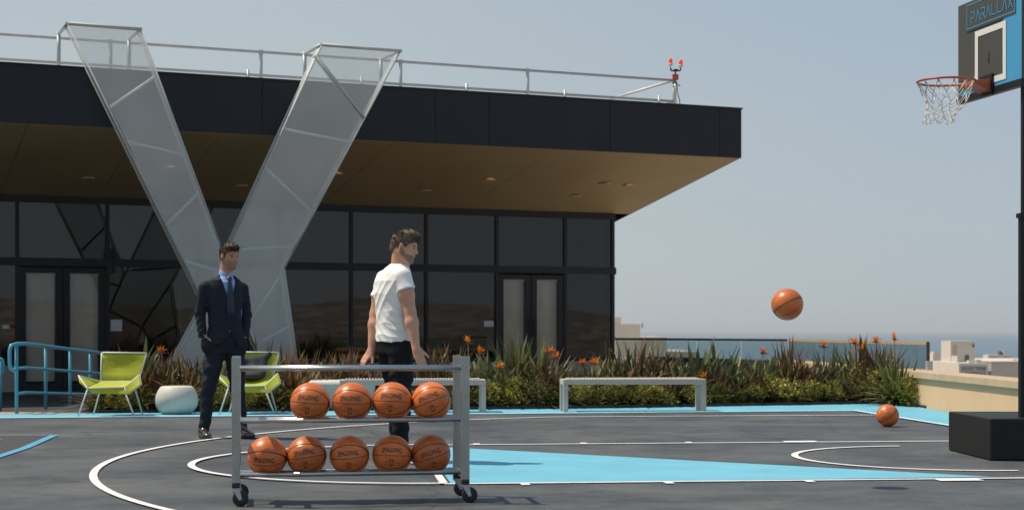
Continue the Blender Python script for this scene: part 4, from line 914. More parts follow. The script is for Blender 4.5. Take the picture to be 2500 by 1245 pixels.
def make_chair():
    e = empty('lounge_chair', (0, 0, 0))
    pA, pB, pC, pD = Vector((-.245, -.30, .335)), (Vector((.195, -.30, .345))), Vector((.22, .17, .40)), Vector((-.20, .17, .40))
    TL, TR, BL, BR2 = Vector((-.385, -.16, .480)), Vector((.335, -.13, .490)), Vector((-.24, .02, .42)), Vector((.26, .02, .43))
    RF, RL = Vector((.385, -.24, .375)), Vector((.245, -.33, .262)); LF = Vector((-.335, -.27, .40))
    def sheetq(k, a, b, c, d, sag=.0, n=10):
        rows = [[a.lerp(b, i/n).lerp(d.lerp(c, i/n), j/n) - Vector((0, 0, sag * 4 * (i/n) * (1 - i/n) * (j/n) * (1 - j/n) * 4)) for i in range(n + 1)] for j in range(n + 1)]
        k.grid(rows)
    def thick(o): mo = o.modifiers.new('thick', 'SOLIDIFY'); mo.thickness = .008; return o
    k = MB(); sheetq(k, pA, pB, pC, pD, .02); sheetq(k, TL, pA, pD, BL, 0); sheetq(k, pB, TR, BR2, pC, 0); thick(k.build('seat', M['lime'], e))
    k = MB(); sheetq(k, pB, TR, RF, RL, 0); sheetq(k, TL, LF, Vector((-.20, -.27, .275)), pA, 0); sheetq(k, pA + Vector((0, .01, -.005)), pB + Vector((0, .01, -.005)), RL, Vector((-.19, -.26, .272)), 0); thick(k.build('side_wing', M['lime'], e))
    # backrest of stretched cords between two uprights
    bl, br, tl, tr = Vector((-.20, .20, .40)), Vector((.23, .20, .40)), Vector((-.225, .34, .735)), Vector((.30, .34, .728))
    k = MB()
    for i in range(34):
        t = i / 33; a_ = bl.lerp(br, t); b_ = tl.lerp(tr, t); m_ = (a_ + b_) / 2 + Vector((0, .035 * math.sin(PI * t) + .01, 0)); k.tube([a_, a_.lerp(m_, .5) + Vector((0, .008, 0)), m_, m_.lerp(b_, .5) + Vector((0, .008, 0)), b_], .0078, n=5)
    k.build('backrest', M['lime'], e)
    k = MB(); k.tube([bl + Vector((-.012, 0, -.02)), tl + Vector((-.012, 0, .0)), tl + Vector((0, 0, .012)), tr + Vector((0, 0, .012)), tr + Vector((.012, 0, 0)), br + Vector((.012, 0, -.02))], .0085, n=8)
    k.tube([TL, pA, pB, TR], .0085, n=8); k.tube([TR, RF, RL], .007, n=8); k.tube([pB, RL], .007, n=8); k.tube([TL, BL, pD, pC, BR2, TR], .007, n=8); k.build('frame', M['white_metal'], e)
    for a_, b_ in ((pA + Vector((.01, .01, 0)), Vector((-.345, -.33, .0))), (Vector((-.17, .12, .38)), Vector((-.28, .12, .0))), (RL + Vector((-.03, .01, .01)), Vector((.315, -.30, .0))), (Vector((.2, .12, .39)), Vector((.30, .18, .0)))):
        k = MB(); k.tube([a_, b_], .0095, n=8); k.build('leg', M['white_metal'], e)
    return e
ch0 = make_chair(); X_, Y_ = gp(262, 1017.5); ch0.location = (X_, Y_ + .32, .004); tag(ch0, 'empty lime green lounge chair with white wire legs, left of the round stool', 'chair', 'lime green lounge chairs')
ch1 = copy_tree(ch0); X_, Y_ = gp(602, 1012.5); ch1.location = (X_, Y_ + .32, .004); ch1.rotation_euler = (0, 0, .06); tag(ch1, 'lime green lounge chair with a dark jacket over its back, behind the suited man', 'chair')
# dark jacket thrown over the second chair
v = Vol((-.30, -.05, .33), (.34, .50, .86), .008)
v.cap((-.15, .30, .62), (.12, .34, .66), .045, .035, k=.06); v.cap((-.15, .22, .47), (-.17, .31, .67), .06, .05, k=.06); v.cap((.0, .20, .45), (.02, .30, .62), .08, .06, k=.08); v.cap((.10, .20, .47), (.12, .30, .62), .06, .05, k=.07); v.ell((-.05, .13, .46), (.16, .12, .05), k=.05); v.chain([((.06, .31, .62), .04), ((.20, .36, .72), .028), ((.26, .37, .60), .022)], k=.05)
x, y, z = v.grid(); v.d += .004 * np.sin(x * 38 + z * 25) * np.cos(z * 30 - x * 12)
jk = v.mesh('draped_jacket', M['grey_cloth'], None); jk.location = ch1.location; jk.rotation_euler = ch1.rotation_euler; tag(jk, 'charcoal jacket draped over the back of the lime chair behind the suited man', 'jacket')

hr = empty('blue_handrail', (-6.05, 19.7, 0)); tag(hr, 'blue painted pipe handrail beside the ramp at the left doors', 'handrail')
def hrp(k, name): o = k.build(name, M['blue_rail'], hr); o.matrix_parent_inverse = Matrix.Translation(-hr.location); return o
HRX = -6.05; zg = lambda Y: 0 if Y < 19.95 else max(-.2, -.2 * (Y - 19.95) / 4.35)
ys = [19.62, 20.85, 22.0, 23.05, 24.2]
for Y in ys: k = MB(); k.tube([(HRX, Y, zg(Y) - .01), (HRX, Y, zg(Y) + .835)], .0225, n=12); hrp(k, 'post')
for z_, nm in ((.555, 'middle_rail'), (.245, 'lower_rail')):
    k = MB(); k.tube([(HRX, ys[0], z_), (HRX, 20.0, z_)] + [(HRX, Y, z_ + zg(Y)) for Y in ys[1:]], .019, n=12); hrp(k, nm)
k = MB(); k.tube([(HRX, ys[0], .555), (HRX - .02, ys[0] - .06, .53), (HRX - .045, ys[0] - .09, .56), (HRX - .052, ys[0] - .10, .62), (HRX - .052, ys[0] - .10, .78), (HRX - .04, ys[0] - .08, .835), (HRX, ys[0], .855), (HRX, 20.0, .853)] + [(HRX, Y, .855 + zg(Y)) for Y in ys[1:]], .0235, n=12); hrp(k, 'top_rail')
hr2 = empty('blue_handrail', (-7.4, 22, 0)); tag(hr2, 'end loop of a second blue handrail cut off by the left edge of the picture', 'handrail')
Yh = 23.0; pts = [at(-90, 876, Yh), at(0, 875, Yh), at(6, 878, Yh), at(8, 890, Yh), at(8, 905, Yh), at(4, 918, Yh), at(-90, 921, Yh)]
k = MB(); k.tube(pts, .022, n=10); o = k.build('rail', M['blue_rail'], hr2); o.matrix_parent_inverse = Matrix.Translation(-hr2.location)
k = MB(); p_ = at(1, 880, Yh); k.tube([(p_[0], Yh, -.16), (p_[0], Yh, p_[2])], .022, n=10); o = k.build('post', M['blue_rail'], hr2); o.matrix_parent_inverse = Matrix.Translation(-hr2.location)

# ------------------------------------------------------------------ people
class Frame:
    def __init__(s, o, fwd, pitch=0, roll=0, sc=1.0):
        f = Vector(fwd).normalized(); l = Vector((-f.y, f.x, 0)).normalized(); u = Vector((0, 0, 1))
        q = Matrix.Rotation(pitch, 3, l); f, u = q @ f, q @ u
        q = Matrix.Rotation(roll, 3, f); l, u = q @ l, q @ u
        s.o, s.f, s.l, s.u, s.s = Vector(o), f, l, u, sc
        s.R = np.array([[f[i], l[i], u[i]] for i in range(3)])
    def __call__(s, x, y, z): v = s.o + (s.f * x + s.l * y + s.u * z) * s.s; return (v.x, v.y, v.z)
    def loc(s, x, y, z):
        p = np.stack([x - s.o.x, y - s.o.y, z - s.o.z], -1) @ s.R / s.s
        return p[..., 0], p[..., 1], p[..., 2]
def head(v, T, smile=0.0):
    c = T.s
    v.ell(T(-.012, 0, .035), (.098*c, .076*c, .086*c), T.R, k=.02)
    v.ell(T(.028, 0, -.030), (.062*c, .060*c, .086*c), T.R, k=.03)
    for s_ in (-1, 1):
        v.cap(T(-.015, s_*.056, -.045), T(.060, s_*.022, -.098), .017*c, .017*c, k=.03)
        v.cap(T(.062, s_*.040, -.018), T(.074, s_*.024, -.030), .018*c, .015*c, k=.025)
    v.ell(T(.076, 0, -.101), (.018*c, .022*c, .017*c), T.R, k=.02)
    v.cap(T(.078, -.030, .024), T(.078, .030, .024), .011*c, k=.014)
    for s_ in (-1, 1): v.ell(T(.098, s_*.032, .003), (.018*c, .015*c, .0085*c), T.R, k=0, op='sub')
    v.cap(T(.086, 0, .014), T(.108, 0, -.026), .008*c, .0105*c, k=.010)
    v.ell(T(.100, -.012, -.032), (.010*c, .008*c, .007*c), T.R, k=.008); v.ell(T(.100, .012, -.032), (.010*c, .008*c, .007*c), T.R, k=.008)
    v.cap(T(.088, -.020, -.058 + smile*.006), T(.094, 0, -.058), .0055*c, k=.008); v.cap(T(.088, .020, -.058 + smile*.006), T(.094, 0, -.058), .0055*c, k=.008)
    v.cap(T(.084, -.014, -.070), T(.084, .014, -.070), .0065*c, k=.008)
    v.cap(T(.100, -.022, -.064 + smile*.004), T(.100, .022, -.064 + smile*.004), .0022*c, k=0, op='sub')
    for s_ in (-1, 1):
        v.ell(T(-.008, s_*.079, -.006), (.019*c, .008*c, .032*c), T.R, k=.008); v.ell(T(-.004, s_*.089, -.002), (.009*c, .006*c, .018*c), T.R, k=0, op='sub')
def eyes(name, T, parent):
    for s_ in (-1, 1):
        k = MB(); sphere(k, .0108 * T.s, 16, 10); o = k.build('eye', M['eye'], parent); o.location = T(.0772, s_*.031, .003)
        k = MB(); k.tube([T(.080, s_*.014, .021), T(.088, s_*.030, .025), T(.074, s_*.050, .020)], .005 * T.s, n=6, rad=[.004*T.s, .0056*T.s, .003*T.s]); k.build('eyebrow', M['hair'], parent)
def hair(T, parent, m, front=.070, slope=.85, tuft=.012, beard=0, seed=1, back=-.07):
    c = T.s; o = Vector(T(0, 0, 0)); v = Vol(o - Vector((.17, .17, .17)) * c, o + Vector((.17, .17, .17)) * c, .0042)
    v.ell(T(-.014, 0, .034), (.105*c, .081*c, .092*c), T.R, k=.02)
    v.ell(T(.030, 0, .098), (.060*c, .060*c, .028*c + tuft), T.R, k=.03); v.ell(T(.066, .006, .094), (.028*c, .042*c, .016*c + tuft*.5), T.R, k=.02)
    v.ell(T(-.075, 0, -.025), (.040*c, .052*c, .050*c), T.R, k=.02)
    x, y, z = v.grid(); a, b, d = T.loc(x, y, z)
    q_ = a * 60 + d * 95 + seed; v.d += .0026 * np.sin(q_ + 2 * np.sin(b * 40 + seed)) * np.sin(b * 70 + a * 35) + .0016 * np.sin(b * 230 + 3 * np.sin(a * 45 + d * 50)) + .0010 * np.sin(b * 420 + a * 60 + seed)
    lim = np.where(a > -.03, front - .012 + (a - .085) * slope, back + (a + .10) * .35)
    lim = np.where(a < -.025, np.minimum(lim, -.055 + (a + .025) * .30), lim)
    side = np.where((np.abs(b) > .055) & (a < .030) & (a > .006), -.020, 9.)
    lim = np.minimum(lim, side)
    v.d = np.maximum(v.d, (lim - d) * c)
    ear = np.sqrt(((a + .006) / 1.0)**2 + ((np.abs(b) - .082) / 1.0)**2 + ((d + .006) / 1.5)**2) - .022
    v.d = np.maximum(v.d, -ear * c)
    o_ = v.mesh('hair', m, parent, smooth=0); me = o_.data; rr = random.Random(seed); cen = Vector(T(-.01, 0, .03)); k = MB()
    vs = [vv.co.copy() for vv in me.vertices]
    for _ in range(2600):
        p = rr.choice(vs); n_ = (p - cen).normalized(); la, lb, lc = (n_.dot(T.f), n_.dot(T.l), n_.dot(T.u))
        if lc > .35: flow = T.f * 1.0 + T.l * rr.uniform(-.7, .5) + T.u * rr.uniform(-.1, .35)
        else: flow = -T.u * 1.0 - T.f * .35 + T.f * rr.uniform(-.4, .4)
        flow = (flow - n_ * flow.dot(n_)).normalized(); d_ = (flow + n_ * rr.uniform(.08, .42)).normalized(); L1 = rr.uniform(.012, .026) * c * (1.25 if lc > .35 else .8)
        sd = d_.cross(n_).normalized() * .0013; q1 = p + d_ * L1 * .6; q2 = p + d_ * L1 - n_ * L1 * .18
        k.poly([p - sd - n_ * .002, p + sd - n_ * .002, q1 + sd * .8, q2, q1 - sd * .8])
    k.build('hair_strands', m, o_)
def beardm(T, parent, m, hv):
    x, y, z = hv.grid(); a, b, d = T.loc(x, y, z)
    reg = np.maximum(d + .052 - np.clip(.034 - a, 0, 1) * 1.2, -.125 - d); reg = np.maximum(reg, -.012 - a)
    mouth = np.sqrt(((a - .094) / 1.2)**2 + (b / 2.0)**2 + ((d + .062) / 1.0)**2) - .011
    hv2 = Vol.__new__(Vol); hv2.lo, hv2.vox, hv2.n = hv.lo, hv.vox, hv.n
    hv2.d = np.maximum(np.maximum(hv.d - .0022 - .001 * np.sin(a*400)*np.sin(b*370 + d*300), reg * T.s), -mouth * T.s)
    hv2.mesh('beard', m, parent, smooth=0)
def hand(v, w, d, side, palm_n, s=1.0, curl=.4, spread=.12, seed=0):
    # w wrist, d direction of the fingers, side = towards the thumb, palm_n = way the palm faces
    w, d, side, pn = Vector(w), Vector(d).normalized(), Vector(side), Vector(palm_n)
    side = (side - d * side.dot(d)).normalized(); pn = d.cross(side) if d.cross(side).dot(pn) > 0 else -d.cross(side)
    R = np.array([[d[i], side[i], pn[i]] for i in range(3)])
    v.cap(w, w + d*.02, .025*s, .027*s, k=.02)
    v.ell(w + d * .055*s, (.048*s, .041*s, .0165*s), R, k=.022)
    rn_ = random.Random(seed)
    for i, (off, ln, r) in enumerate(((.028, .072, .0088), (.009, .080, .0092), (-.010, .074, .0088), (-.028, .058, .0078))):
        b = w + d*.090*s + side*off*s; c_ = curl + .12*i + rn_.uniform(-.05, .05); dd = (d + side * off * spread * 12).normalized(); p = b - d*.012*s
        for j, fr in enumerate((.45, .30, .25)):
            q = p + dd * ln*fr*s*1.1; v.cap(p, q, r*s*(1 - .08*j), r*s*(.92 - .08*j), k=.006 if j else .010); p = q
            dd = (dd * math.cos(c_) + pn * math.sin(c_)).normalized()
    b = w + d*.028*s + side*.026*s + pn*.006; dd = (d*.72 + side*.62 + pn*.35).normalized()
    q = b + dd*.042*s; v.cap(b, q, .0145*s, .0115*s, k=.016); q2 = q + (dd + d*.45).normalized()*.034*s; v.cap(q, q2, .0110*s, .0090*s, k=.006)
def shoes(parent, placed, m, sole_m, L_=.29):
    for heel, d_ in placed:
        d_ = Vector((*d_, 0)).normalized(); h = Vector(heel); sd_ = Vector((-d_.y, d_.x, 0))
        v = Vol((h.x - .34, h.y - .34, -.004), (h.x + .34, h.y + .34, .17), .005)
        P_ = lambda a, b, z: tuple(h + d_*a + sd_*b + Vector((0, 0, z)))
        R = np.array([[d_[i], sd_[i], (0, 0, 1)[i]] for i in range(3)])
        v.ell(P_(.045, 0, .040), (.052, .036, .042), R, k=.02); v.ell(P_(.13, 0, .038), (.10, .040, .040), R, k=.04); v.ell(P_(.215, .002, .030), (.075, .045, .032), R, k=.04)
        v.cap(P_(.045, 0, .05), P_(.04, 0, .105), .036, .038, k=.03)
        v.cap(P_(.10, 0, .065), P_(.06, 0, .10), .030, .032, k=.03)
        x, y, z = v.grid(); v.d = np.maximum(v.d, .012 - z); o = v.mesh('shoe', m, parent)
        v2 = Vol((h.x - .34, h.y - .34, -.012), (h.x + .34, h.y + .34, .03), .005)
        v2.ell(P_(.045, 0, .018), (.056, .040, .04), R, k=.01); v2.ell(P_(.13, 0, .018), (.11, .040, .04), R, k=.02); v2.ell(P_(.215, .002, .018), (.08, .049, .04), R, k=.02)
        x, y, z = v2.grid(); v2.d = np.maximum(np.maximum(v2.d, -z + .0012), z - .016); v2.mesh('sole', sole_m, o, smooth=0)
def wrinkle(v, amp, f1, f2, ph=0, zlo=-9, zhi=9):
    x, y, z = v.grid(); w_ = np.clip((z - zlo) * 20, 0, 1) * np.clip((zhi - z) * 20, 0, 1)
    n_ = np.sin(z * f1 + x * f2 + ph + 2.2 * np.sin(x * 9 + y * 7 + ph)) * np.sin(x * f2 * .7 - y * f2 * .9 + z * f1 * .35 + ph * 2) + .5 * np.sin(z * f1 * 2.1 - x * f2 * 1.6 + y * 20 + ph * 3)
    v.d += amp * n_ * w_

# --- the man in the suit
pa = empty('person', (*at(550, 805, 15.28)[:2], .004)); tag(pa, 'man in a dark suit and tie standing with both hands in his pockets', 'person')
F1 = Vector((.50, -.866, 0)); R1 = Vector((-.866, -.50, 0)); YW1 = math.atan2(R1.y, R1.x)
def b1p(r, f, z, c=(0, 0)): v = R1 * r + F1 * f; return (c[0] + v.x, c[1] + v.y, z)
T1 = Frame((.046, -.035, 1.724), (.72, -.69, 0), pitch=.20, roll=.05, sc=1.0)
v = Vol((-.42, -.40, .04), (.42, .40, 1.90), .0055)
head(v, T1)
v.cap(T1(-.025, 0, -.05), (.0, .01, 1.50), .058, .064, k=.03)
v.loft([(1.50, 0, 0, .10, .07), (1.44, 0, 0, .16, .09), (1.30, 0, 0, .155, .095), (1.10, 0, 0, .14, .085), (.95, 0, 0, .145, .09), (.84, 0, 0, .12, .08)], YW1, k=.05)
for A in (((-.175, -.09, 1.43), (-.220, -.08, 1.185), (-.178, -.115, .965), (.34, -.1, -.9)), ((.155, .09, 1.42), (.175, .14, 1.16), (.165, .055, .955), (-.40, -.1, -.9))):
    v.chain([(A[0], .046), (A[1], .038), (A[2], .026)], k=.03)
    hand(v, A[2], A[3], (F1.x, F1.y, 0), (-A[0][0], 0, 0), s=.84, curl=.75)
for Lg in (((-.085, -.02, .86), (-.150, -.05, .475), (-.190, -.045, .085)), ((.075, .05, .86), (.105, .045, .475), (.155, .02, .085))): v.chain([(Lg[0], .075), (Lg[1], .048), (Lg[2], .036)], k=.04)
body = v.mesh('body', M['skin'], pa, smooth=2); hv = Vol((-.12, -.2, 1.55), (.20, .14, 1.93), .0042); head(hv, T1); beardm(T1, body, mat('stubble', (.34, .18, .12), .7), hv); hair(T1, body, M['hair'], front=.084, slope=.72, tuft=.0, seed=2); eyes('e', T1, body)
v = Vol((-.42, -.40, .70), (.42, .40, 1.60), .006)     # jacket
v.loft([(1.545, .0, .015, .062, .062), (1.522, -.006, .01, .108, .085), (1.492, -.012, 0, .158, .10), (1.43, -.012, 0, .174, .116), (1.30, -.008, -.004, .176, .126), (1.17, -.004, -.008, .158, .118), (1.05, .0, -.008, .158, .120), (.95, 0, -.006, .182, .130), (.862, 0, -.004, .190, .135)], YW1, k=.03, pw=2.4)
SLV = (((-.176, -.095, 1.425), (-.226, -.080, 1.185), (-.192, -.120, .962)), ((.146, .095, 1.415), (.180, .140, 1.165), (.172, .065, .952)))
for a_, b_, c_ in SLV: v.chain([(a_, .060), (b_, .051)], k=.03); v.capcut(b_, c_, .051, .043, k=.015)
x, y, z = v.grid(); r_ = x * R1.x + y * R1.y; f_ = x * F1.x + y * F1.y
lap = np.abs(r_ + .004) - ((z - 1.20) * .36 + .040); v.d -= .005 * np.clip(-lap * 120, 0, 1) * (f_ > 0) * (z > 1.22) * np.clip((.115 - np.abs(r_)) * 60, 0, 1)
vee = np.maximum(np.maximum(np.abs(r_ + .004) - (z - 1.235) * .27, -f_ + .015), 1.24 - z)
v.d = np.maximum(v.d, -vee)
cutw = np.maximum(np.maximum(np.abs(r_ + .004) - (1.02 - z) * .50, -f_ + .02), z - 1.02); v.d = np.maximum(v.d, -cutw)
hem = (.872 + .015 * np.sin(r_ * 20)) - z; v.d = np.maximum(v.d, hem * (np.abs(r_) < .30) - 9. * (np.abs(r_) >= .30))
x, y, z = v.grid()
for A_, f_, g_, h_, ph_ in ((.0034, 42, 14, 10, .9), (.0030, 26, -30, 16, 2.6)):
    q_ = z * f_ + x * g_ + y * h_ + ph_ + 1.8 * np.sin(x * 12 - z * 9 + ph_); v.d -= A_ * (1 - 2 * np.abs(np.sin(q_)) ** .7) * np.clip((1.42 - z) * 10, 0, 1) * (.45 + .55 * np.sin(z * 8 + y * 13 + ph_ * 3))
jk1 = v.mesh('jacket', M['suit'], pa, smooth=1)
for zb_ in (1.19, 1.055):
    k = MB(); c_ = Vector(b1p(-.004, .128, zb_)); k.tube([c_, c_ + F1 * .006], .009, n=12); k.build('button', M['black_leather'], jk1)
v = Vol((-.2, -.25, .95), (.2, .2, 1.66), .005)        # shirt with its collar
v.loft([(1.52, 0, .008, .07, .068), (1.47, 0, 0, .145, .095), (1.40, -.004, 0, .165, .108), (1.20, 0, -.006, .160, .112), (1.0, 0, -.006, .150, .108)], YW1, k=.02)
v.cap((.002, .008, 1.50), T1(-.026, 0, -.082), .068, .064, k=.015)
x, y, z = v.grid(); r_ = x * R1.x + y * R1.y; f_ = x * F1.x + y * F1.y
v.d = np.maximum(v.d, z - (1.595 - f_ * .55)); nk = np.maximum(np.sqrt((x - .005)**2 + (y - .0)**2) - .054, 1.52 - z); v.d = np.maximum(v.d, -nk)
v.d = np.maximum(v.d, -np.maximum(np.abs(r_) - (z - 1.515) * .42, np.maximum(1.515 - z, .03 - f_)))
v.mesh('shirt', M['blue_shirt'], pa, smooth=1)
k = MB(); pts = [(1.525, .092, .016), (1.50, .102, .021), (1.475, .108, .015), (1.40, .123, .026), (1.30, .129, .034), (1.20, .131, .036), (1.14, .129, .02)]
k.grid([[b1p(-.004 - w_, f0, z_) for (z_, f0, w_) in pts], [b1p(-.004, f0 + .008, z_) for (z_, f0, w_) in pts], [b1p(-.004 + w_, f0, z_) for (z_, f0, w_) in pts]]); o = k.build('tie', M['tie'], pa); mo = o.modifiers.new('t', 'SOLIDIFY'); mo.thickness = .006
v = Vol((-.36, -.30, .02), (.36, .34, 1.06), .006)     # trousers
v.loft([(1.03, 0, 0, .145, .105), (.95, 0, 0, .165, .118), (.86, -.004, .005, .172, .120), (.80, -.006, .01, .158, .110)], YW1, k=.05)
for a_, b_, c_ in (((-.088, -.02, .83), (-.148, -.060, .49), (-.190, -.045, .075)), ((.078, .045, .83), (.108, .040, .49), (.155, .022, .075))): v.chain([(a_, .100), (tuple((Vector(a_) + Vector(b_)) / 2), .086), (b_, .068), (c_, .052)], k=.03)
v.ell((-.150, -.105, .885), (.062, .062, .095), k=.03); v.ell((.142, .035, .875), (.062, .065, .095), k=.03)
x, y, z = v.grid(); v.d = np.maximum(v.d, .055 - z); wrinkle(v, .0055, 30, 14, 2.2, .0, .8); v.mesh('trousers', M['suit'], pa, smooth=1)
shoes(pa, [((-.222, .0, 0), (.38, -.92)), ((.115, .05, 0), (.62, -.78))], M['brown_leather'], M['black_leather'])
k = MB(); k.lathe([(.034, -.012), (.036, -.006), (.036, .006), (.034, .012)], (-.192, -.120, .955), n=18, cap=False); k.build('watch', M['black_metal'], pa)

# --- the man in the white shirt, turned away to the right
pb = empty('person', (*at(970, 805, 12.5)[:2], .004)); tag(pb, 'man in a white t-shirt and black trousers standing behind the ball rack', 'person')
F2 = Vector((.81, .586, 0)); R2 = Vector((.586, -.81, 0)); YW2 = math.atan2(R2.y, R2.x)
T2 = Frame((.058, -.005, 1.668), (.985, -.17, 0), pitch=.24, sc=1.0)
v = Vol((-.40, -.36, .06), (.40, .40, 1.84), .0055)
head(v, T2, smile=1)
v.cap(T2(-.035, 0, -.04), (.010, .01, 1.49), .056, .062, k=.03); v.cap(T2(.01, 0, -.075), (.04, -.01, 1.47), .04, .045, k=.03)
v.loft([(1.48, -.0, .0, .10, .07), (1.42, -.02, 0, .155, .09), (1.30, -.035, 0, .155, .095), (1.10, -.035, 0, .13, .085), (.95, -.02, 0, .145, .09), (.84, -.01, 0, .12, .08)], YW2, k=.05)
ARM = (((.055, -.135, 1.425), (.108, -.155, 1.160), (.158, -.205, .880), (.35, -.25, -.9), (.8, .1, .2)), ((-.115, .135, 1.415), (-.178, .120, 1.145), (-.205, .065, .862), (-.55, -.30, -.78), (.7, -.5, .1)))
for i, A in enumerate(ARM):
    up_ = tuple(Vector(A[0]).lerp(Vector(A[1]), .5) + Vector((0, 0, 0))); fo = tuple(Vector(A[1]).lerp(Vector(A[2]), .30))
    v.chain([(A[0], .058), (up_, .0575), (A[1], .046)], k=.03); v.chain([(A[1], .046), (fo, .050), (A[2], .0300)], k=.02)
    hand(v, A[2], A[3], A[4], (-A[0][0], 0, 0) if i else (-.8, .3, 0), s=1.02, curl=.42 if i == 0 else .22, spread=.07, seed=i)
for Lg in (((.035, -.07, .86), (.045, -.075, .50), (.030, -.06, .12)), ((-.06, .08, .86), (.0, .11, .48), (-.02, .17, .10))): v.chain([(Lg[0], .075), (Lg[1], .048), (Lg[2], .036)], k=.04)
body = v.mesh('body', M['skin_b'], pb, smooth=2); hv = Vol((-.12, -.20, 1.44), (.25, .18, 1.86), .0042); head(hv, T2, smile=1); beardm(T2, body, mat('greying_beard', (.26, .16, .105), .75, var=.4, scale=90), hv); hair(T2, body, M['hair_b'], front=.074, slope=.80, tuft=.014, seed=5); eyes('e', T2, body)
v = Vol((-.36, -.34, .86), (.36, .36, 1.60), .0055)    # t-shirt
v.loft([(1.535, .012, .008, .066, .062), (1.505, .0, .005, .108, .082), (1.465, -.014, .0, .150, .100), (1.40, -.028, 0, .176, .118), (1.30, -.036, 0, .176, .124), (1.18, -.034, 0, .160, .118), (1.06, -.030, 0, .158, .118), (.97, -.026, 0, .170, .126), (.925, -.022, 0, .174, .130)], YW2, k=.03, pw=2.3)
for a_, b_ in (((.048, -.125, 1.43), (.082, -.150, 1.325)), ((-.110, .125, 1.42), (-.150, .130, 1.27))):
    v.capcut(a_, b_, .070, .073, k=.03)
x, y, z = v.grid()
v.d = np.maximum(v.d, .925 + .02 * np.sin(x * 14) - x * .12 - z)
nk = np.maximum(np.sqrt((x - .022)**2 + (y - .0)**2) - .058, 1.512 - z); v.d = np.maximum(v.d, -nk)
x, y, z = v.grid(); w_ = np.clip((1.46 - z) * 12, 0, 1)
for A_, f_, g_, h_, ph_ in ((.0040, 30, 20, 12, .4), (.0036, 22, -26, 18, 1.9), (.0026, 48, 14, -20, 3.1)):
    q_ = z * f_ + x * g_ + y * h_ + ph_ + 1.6 * np.sin(x * 13 - z * 7 + ph_); v.d += A_ * (1 - 2 * np.abs(np.sin(q_)) ** .7) * w_ * (.5 + .5 * np.sin(z * 9 + y * 11 + ph_ * 2)) * -1
v.mesh('t_shirt', M['tee'], pb, smooth=1)
v = Vol((-.34, -.32, .06), (.34, .40, 1.02), .006)     # trousers
v.loft([(.99, -.02, 0, .150, .108), (.92, -.014, 0, .165, .122), (.84, -.008, 0, .158, .118)], YW2, k=.05)
for a_, b_, c_ in (((.030, -.07, .84), (.040, -.085, .52), (.028, -.06, .150)), ((-.055, .075, .84), (.0, .110, .50), (-.012, .160, .10))): v.chain([(a_, .098), (tuple((Vector(a_) + Vector(b_)) / 2), .088), (b_, .072), (c_, .064)], k=.03)
x, y, z = v.grid(); v.d = np.maximum(v.d, (.145 - z) * (y < .05) + (.09 - z) * (y >= .05)); wrinkle(v, .006, 34, 16, .7, .0, .8); v.mesh('trousers', M['black_cloth'], pb, smooth=1)
shoes(pb, [((.030, -.03, 0), (.55, -.83)), ((-.05, .18, 0), (.85, .3))], M['black_leather'], M['white_metal'])
k = MB()
for j in range(4): k.tube([(.055 + .02*j, -.125 - .03*j, .098 - .012*j), (.10 + .02*j, -.095 - .03*j, .100 - .012*j)], .004, n=5)
k.build('laces', M['white_metal'], pb)

# ------------------------------------------------------------------ planting
def blade(k, base, az, lean, ln, wd, col, curl, n=6, tipc=None, rnd=random):
    d = Vector((math.cos(az) * math.sin(lean), math.sin(az) * math.sin(lean), math.cos(lean))); p = Vector(base); sd = Vector((-math.sin(az), math.cos(az), 0))
    L_, M_, R2_ = [], [], []; b = len(k.v); out = Vector((math.cos(az), math.sin(az), 0))
    for i in range(n + 1):
        t = i / n; w_ = wd * (.55 + 1.2 * t) * (1 - t)**.55 if t < .999 else .0004; w_ = min(w_, wd)
        nrm = sd.cross(d).normalized()
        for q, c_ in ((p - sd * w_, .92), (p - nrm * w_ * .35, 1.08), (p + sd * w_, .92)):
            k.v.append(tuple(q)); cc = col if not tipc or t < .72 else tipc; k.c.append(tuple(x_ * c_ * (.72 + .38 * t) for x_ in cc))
        p = p + d * (ln / n); d = (d + (out * .55 - Vector((0, 0, .75))) * (curl * (0.25 + t) / n)).normalized()
    for i in range(n):
        for j in (0, 1): k.f.append((b + i*3 + j, b + i*3 + j + 1, b + i*3 + j + 4, b + i*3 + j + 3)); k.sm.append(True)
PAL = {'bronze': [(.115, .055, .030), (.095, .050, .028), (.075, .042, .025), (.15, .075, .035), (.085, .080, .035), (.05, .037, .024), (.075, .085, .035)],
       'green': [(.105, .125, .035), (.150, .160, .045), (.075, .095, .030), (.180, .170, .055), (.12, .13, .05)],
       'grey': [(.095, .115, .048), (.125, .14, .058), (.07, .09, .038), (.165, .165, .07)],
       'rust': [(.20, .095, .035), (.14, .070, .032), (.10, .055, .030), (.24, .14, .05), (.09, .075, .03), (.08, .085, .03)]}
def flax(pal, seed, n=120, ln=.85, wd=.016, spread=.9):
    r = random.Random(seed); k = MB()
    for i in range(n):
        az = r.uniform(0, 2 * PI); t = r.random(); lean = .06 + spread * t ** 1.1; c_ = r.choice(PAL[pal]); f = r.uniform(.75, 1.6)
        c_ = tuple(x_ * f for x_ in c_)
        if i % 3 == 0: blade(k, (r.gauss(0, .1), r.gauss(0, .09), 0), r.uniform(0, 6.28), r.uniform(.5, 1.25), ln * r.uniform(.35, .62), wd * r.uniform(.8, 1.4), c_, r.uniform(.5, 1.9))
        l_ = ln * r.uniform(.42, 1.05) * (1 - .25 * t)
        blade(k, (r.gauss(0, .07), r.gauss(0, .06), 0), az, lean, l_, wd * r.uniform(.55, 1.25), c_, r.uniform(.3, 2.4) * (.35 + t), tipc=(.30, .25, .10) if r.random() < .10 else None)
    return k
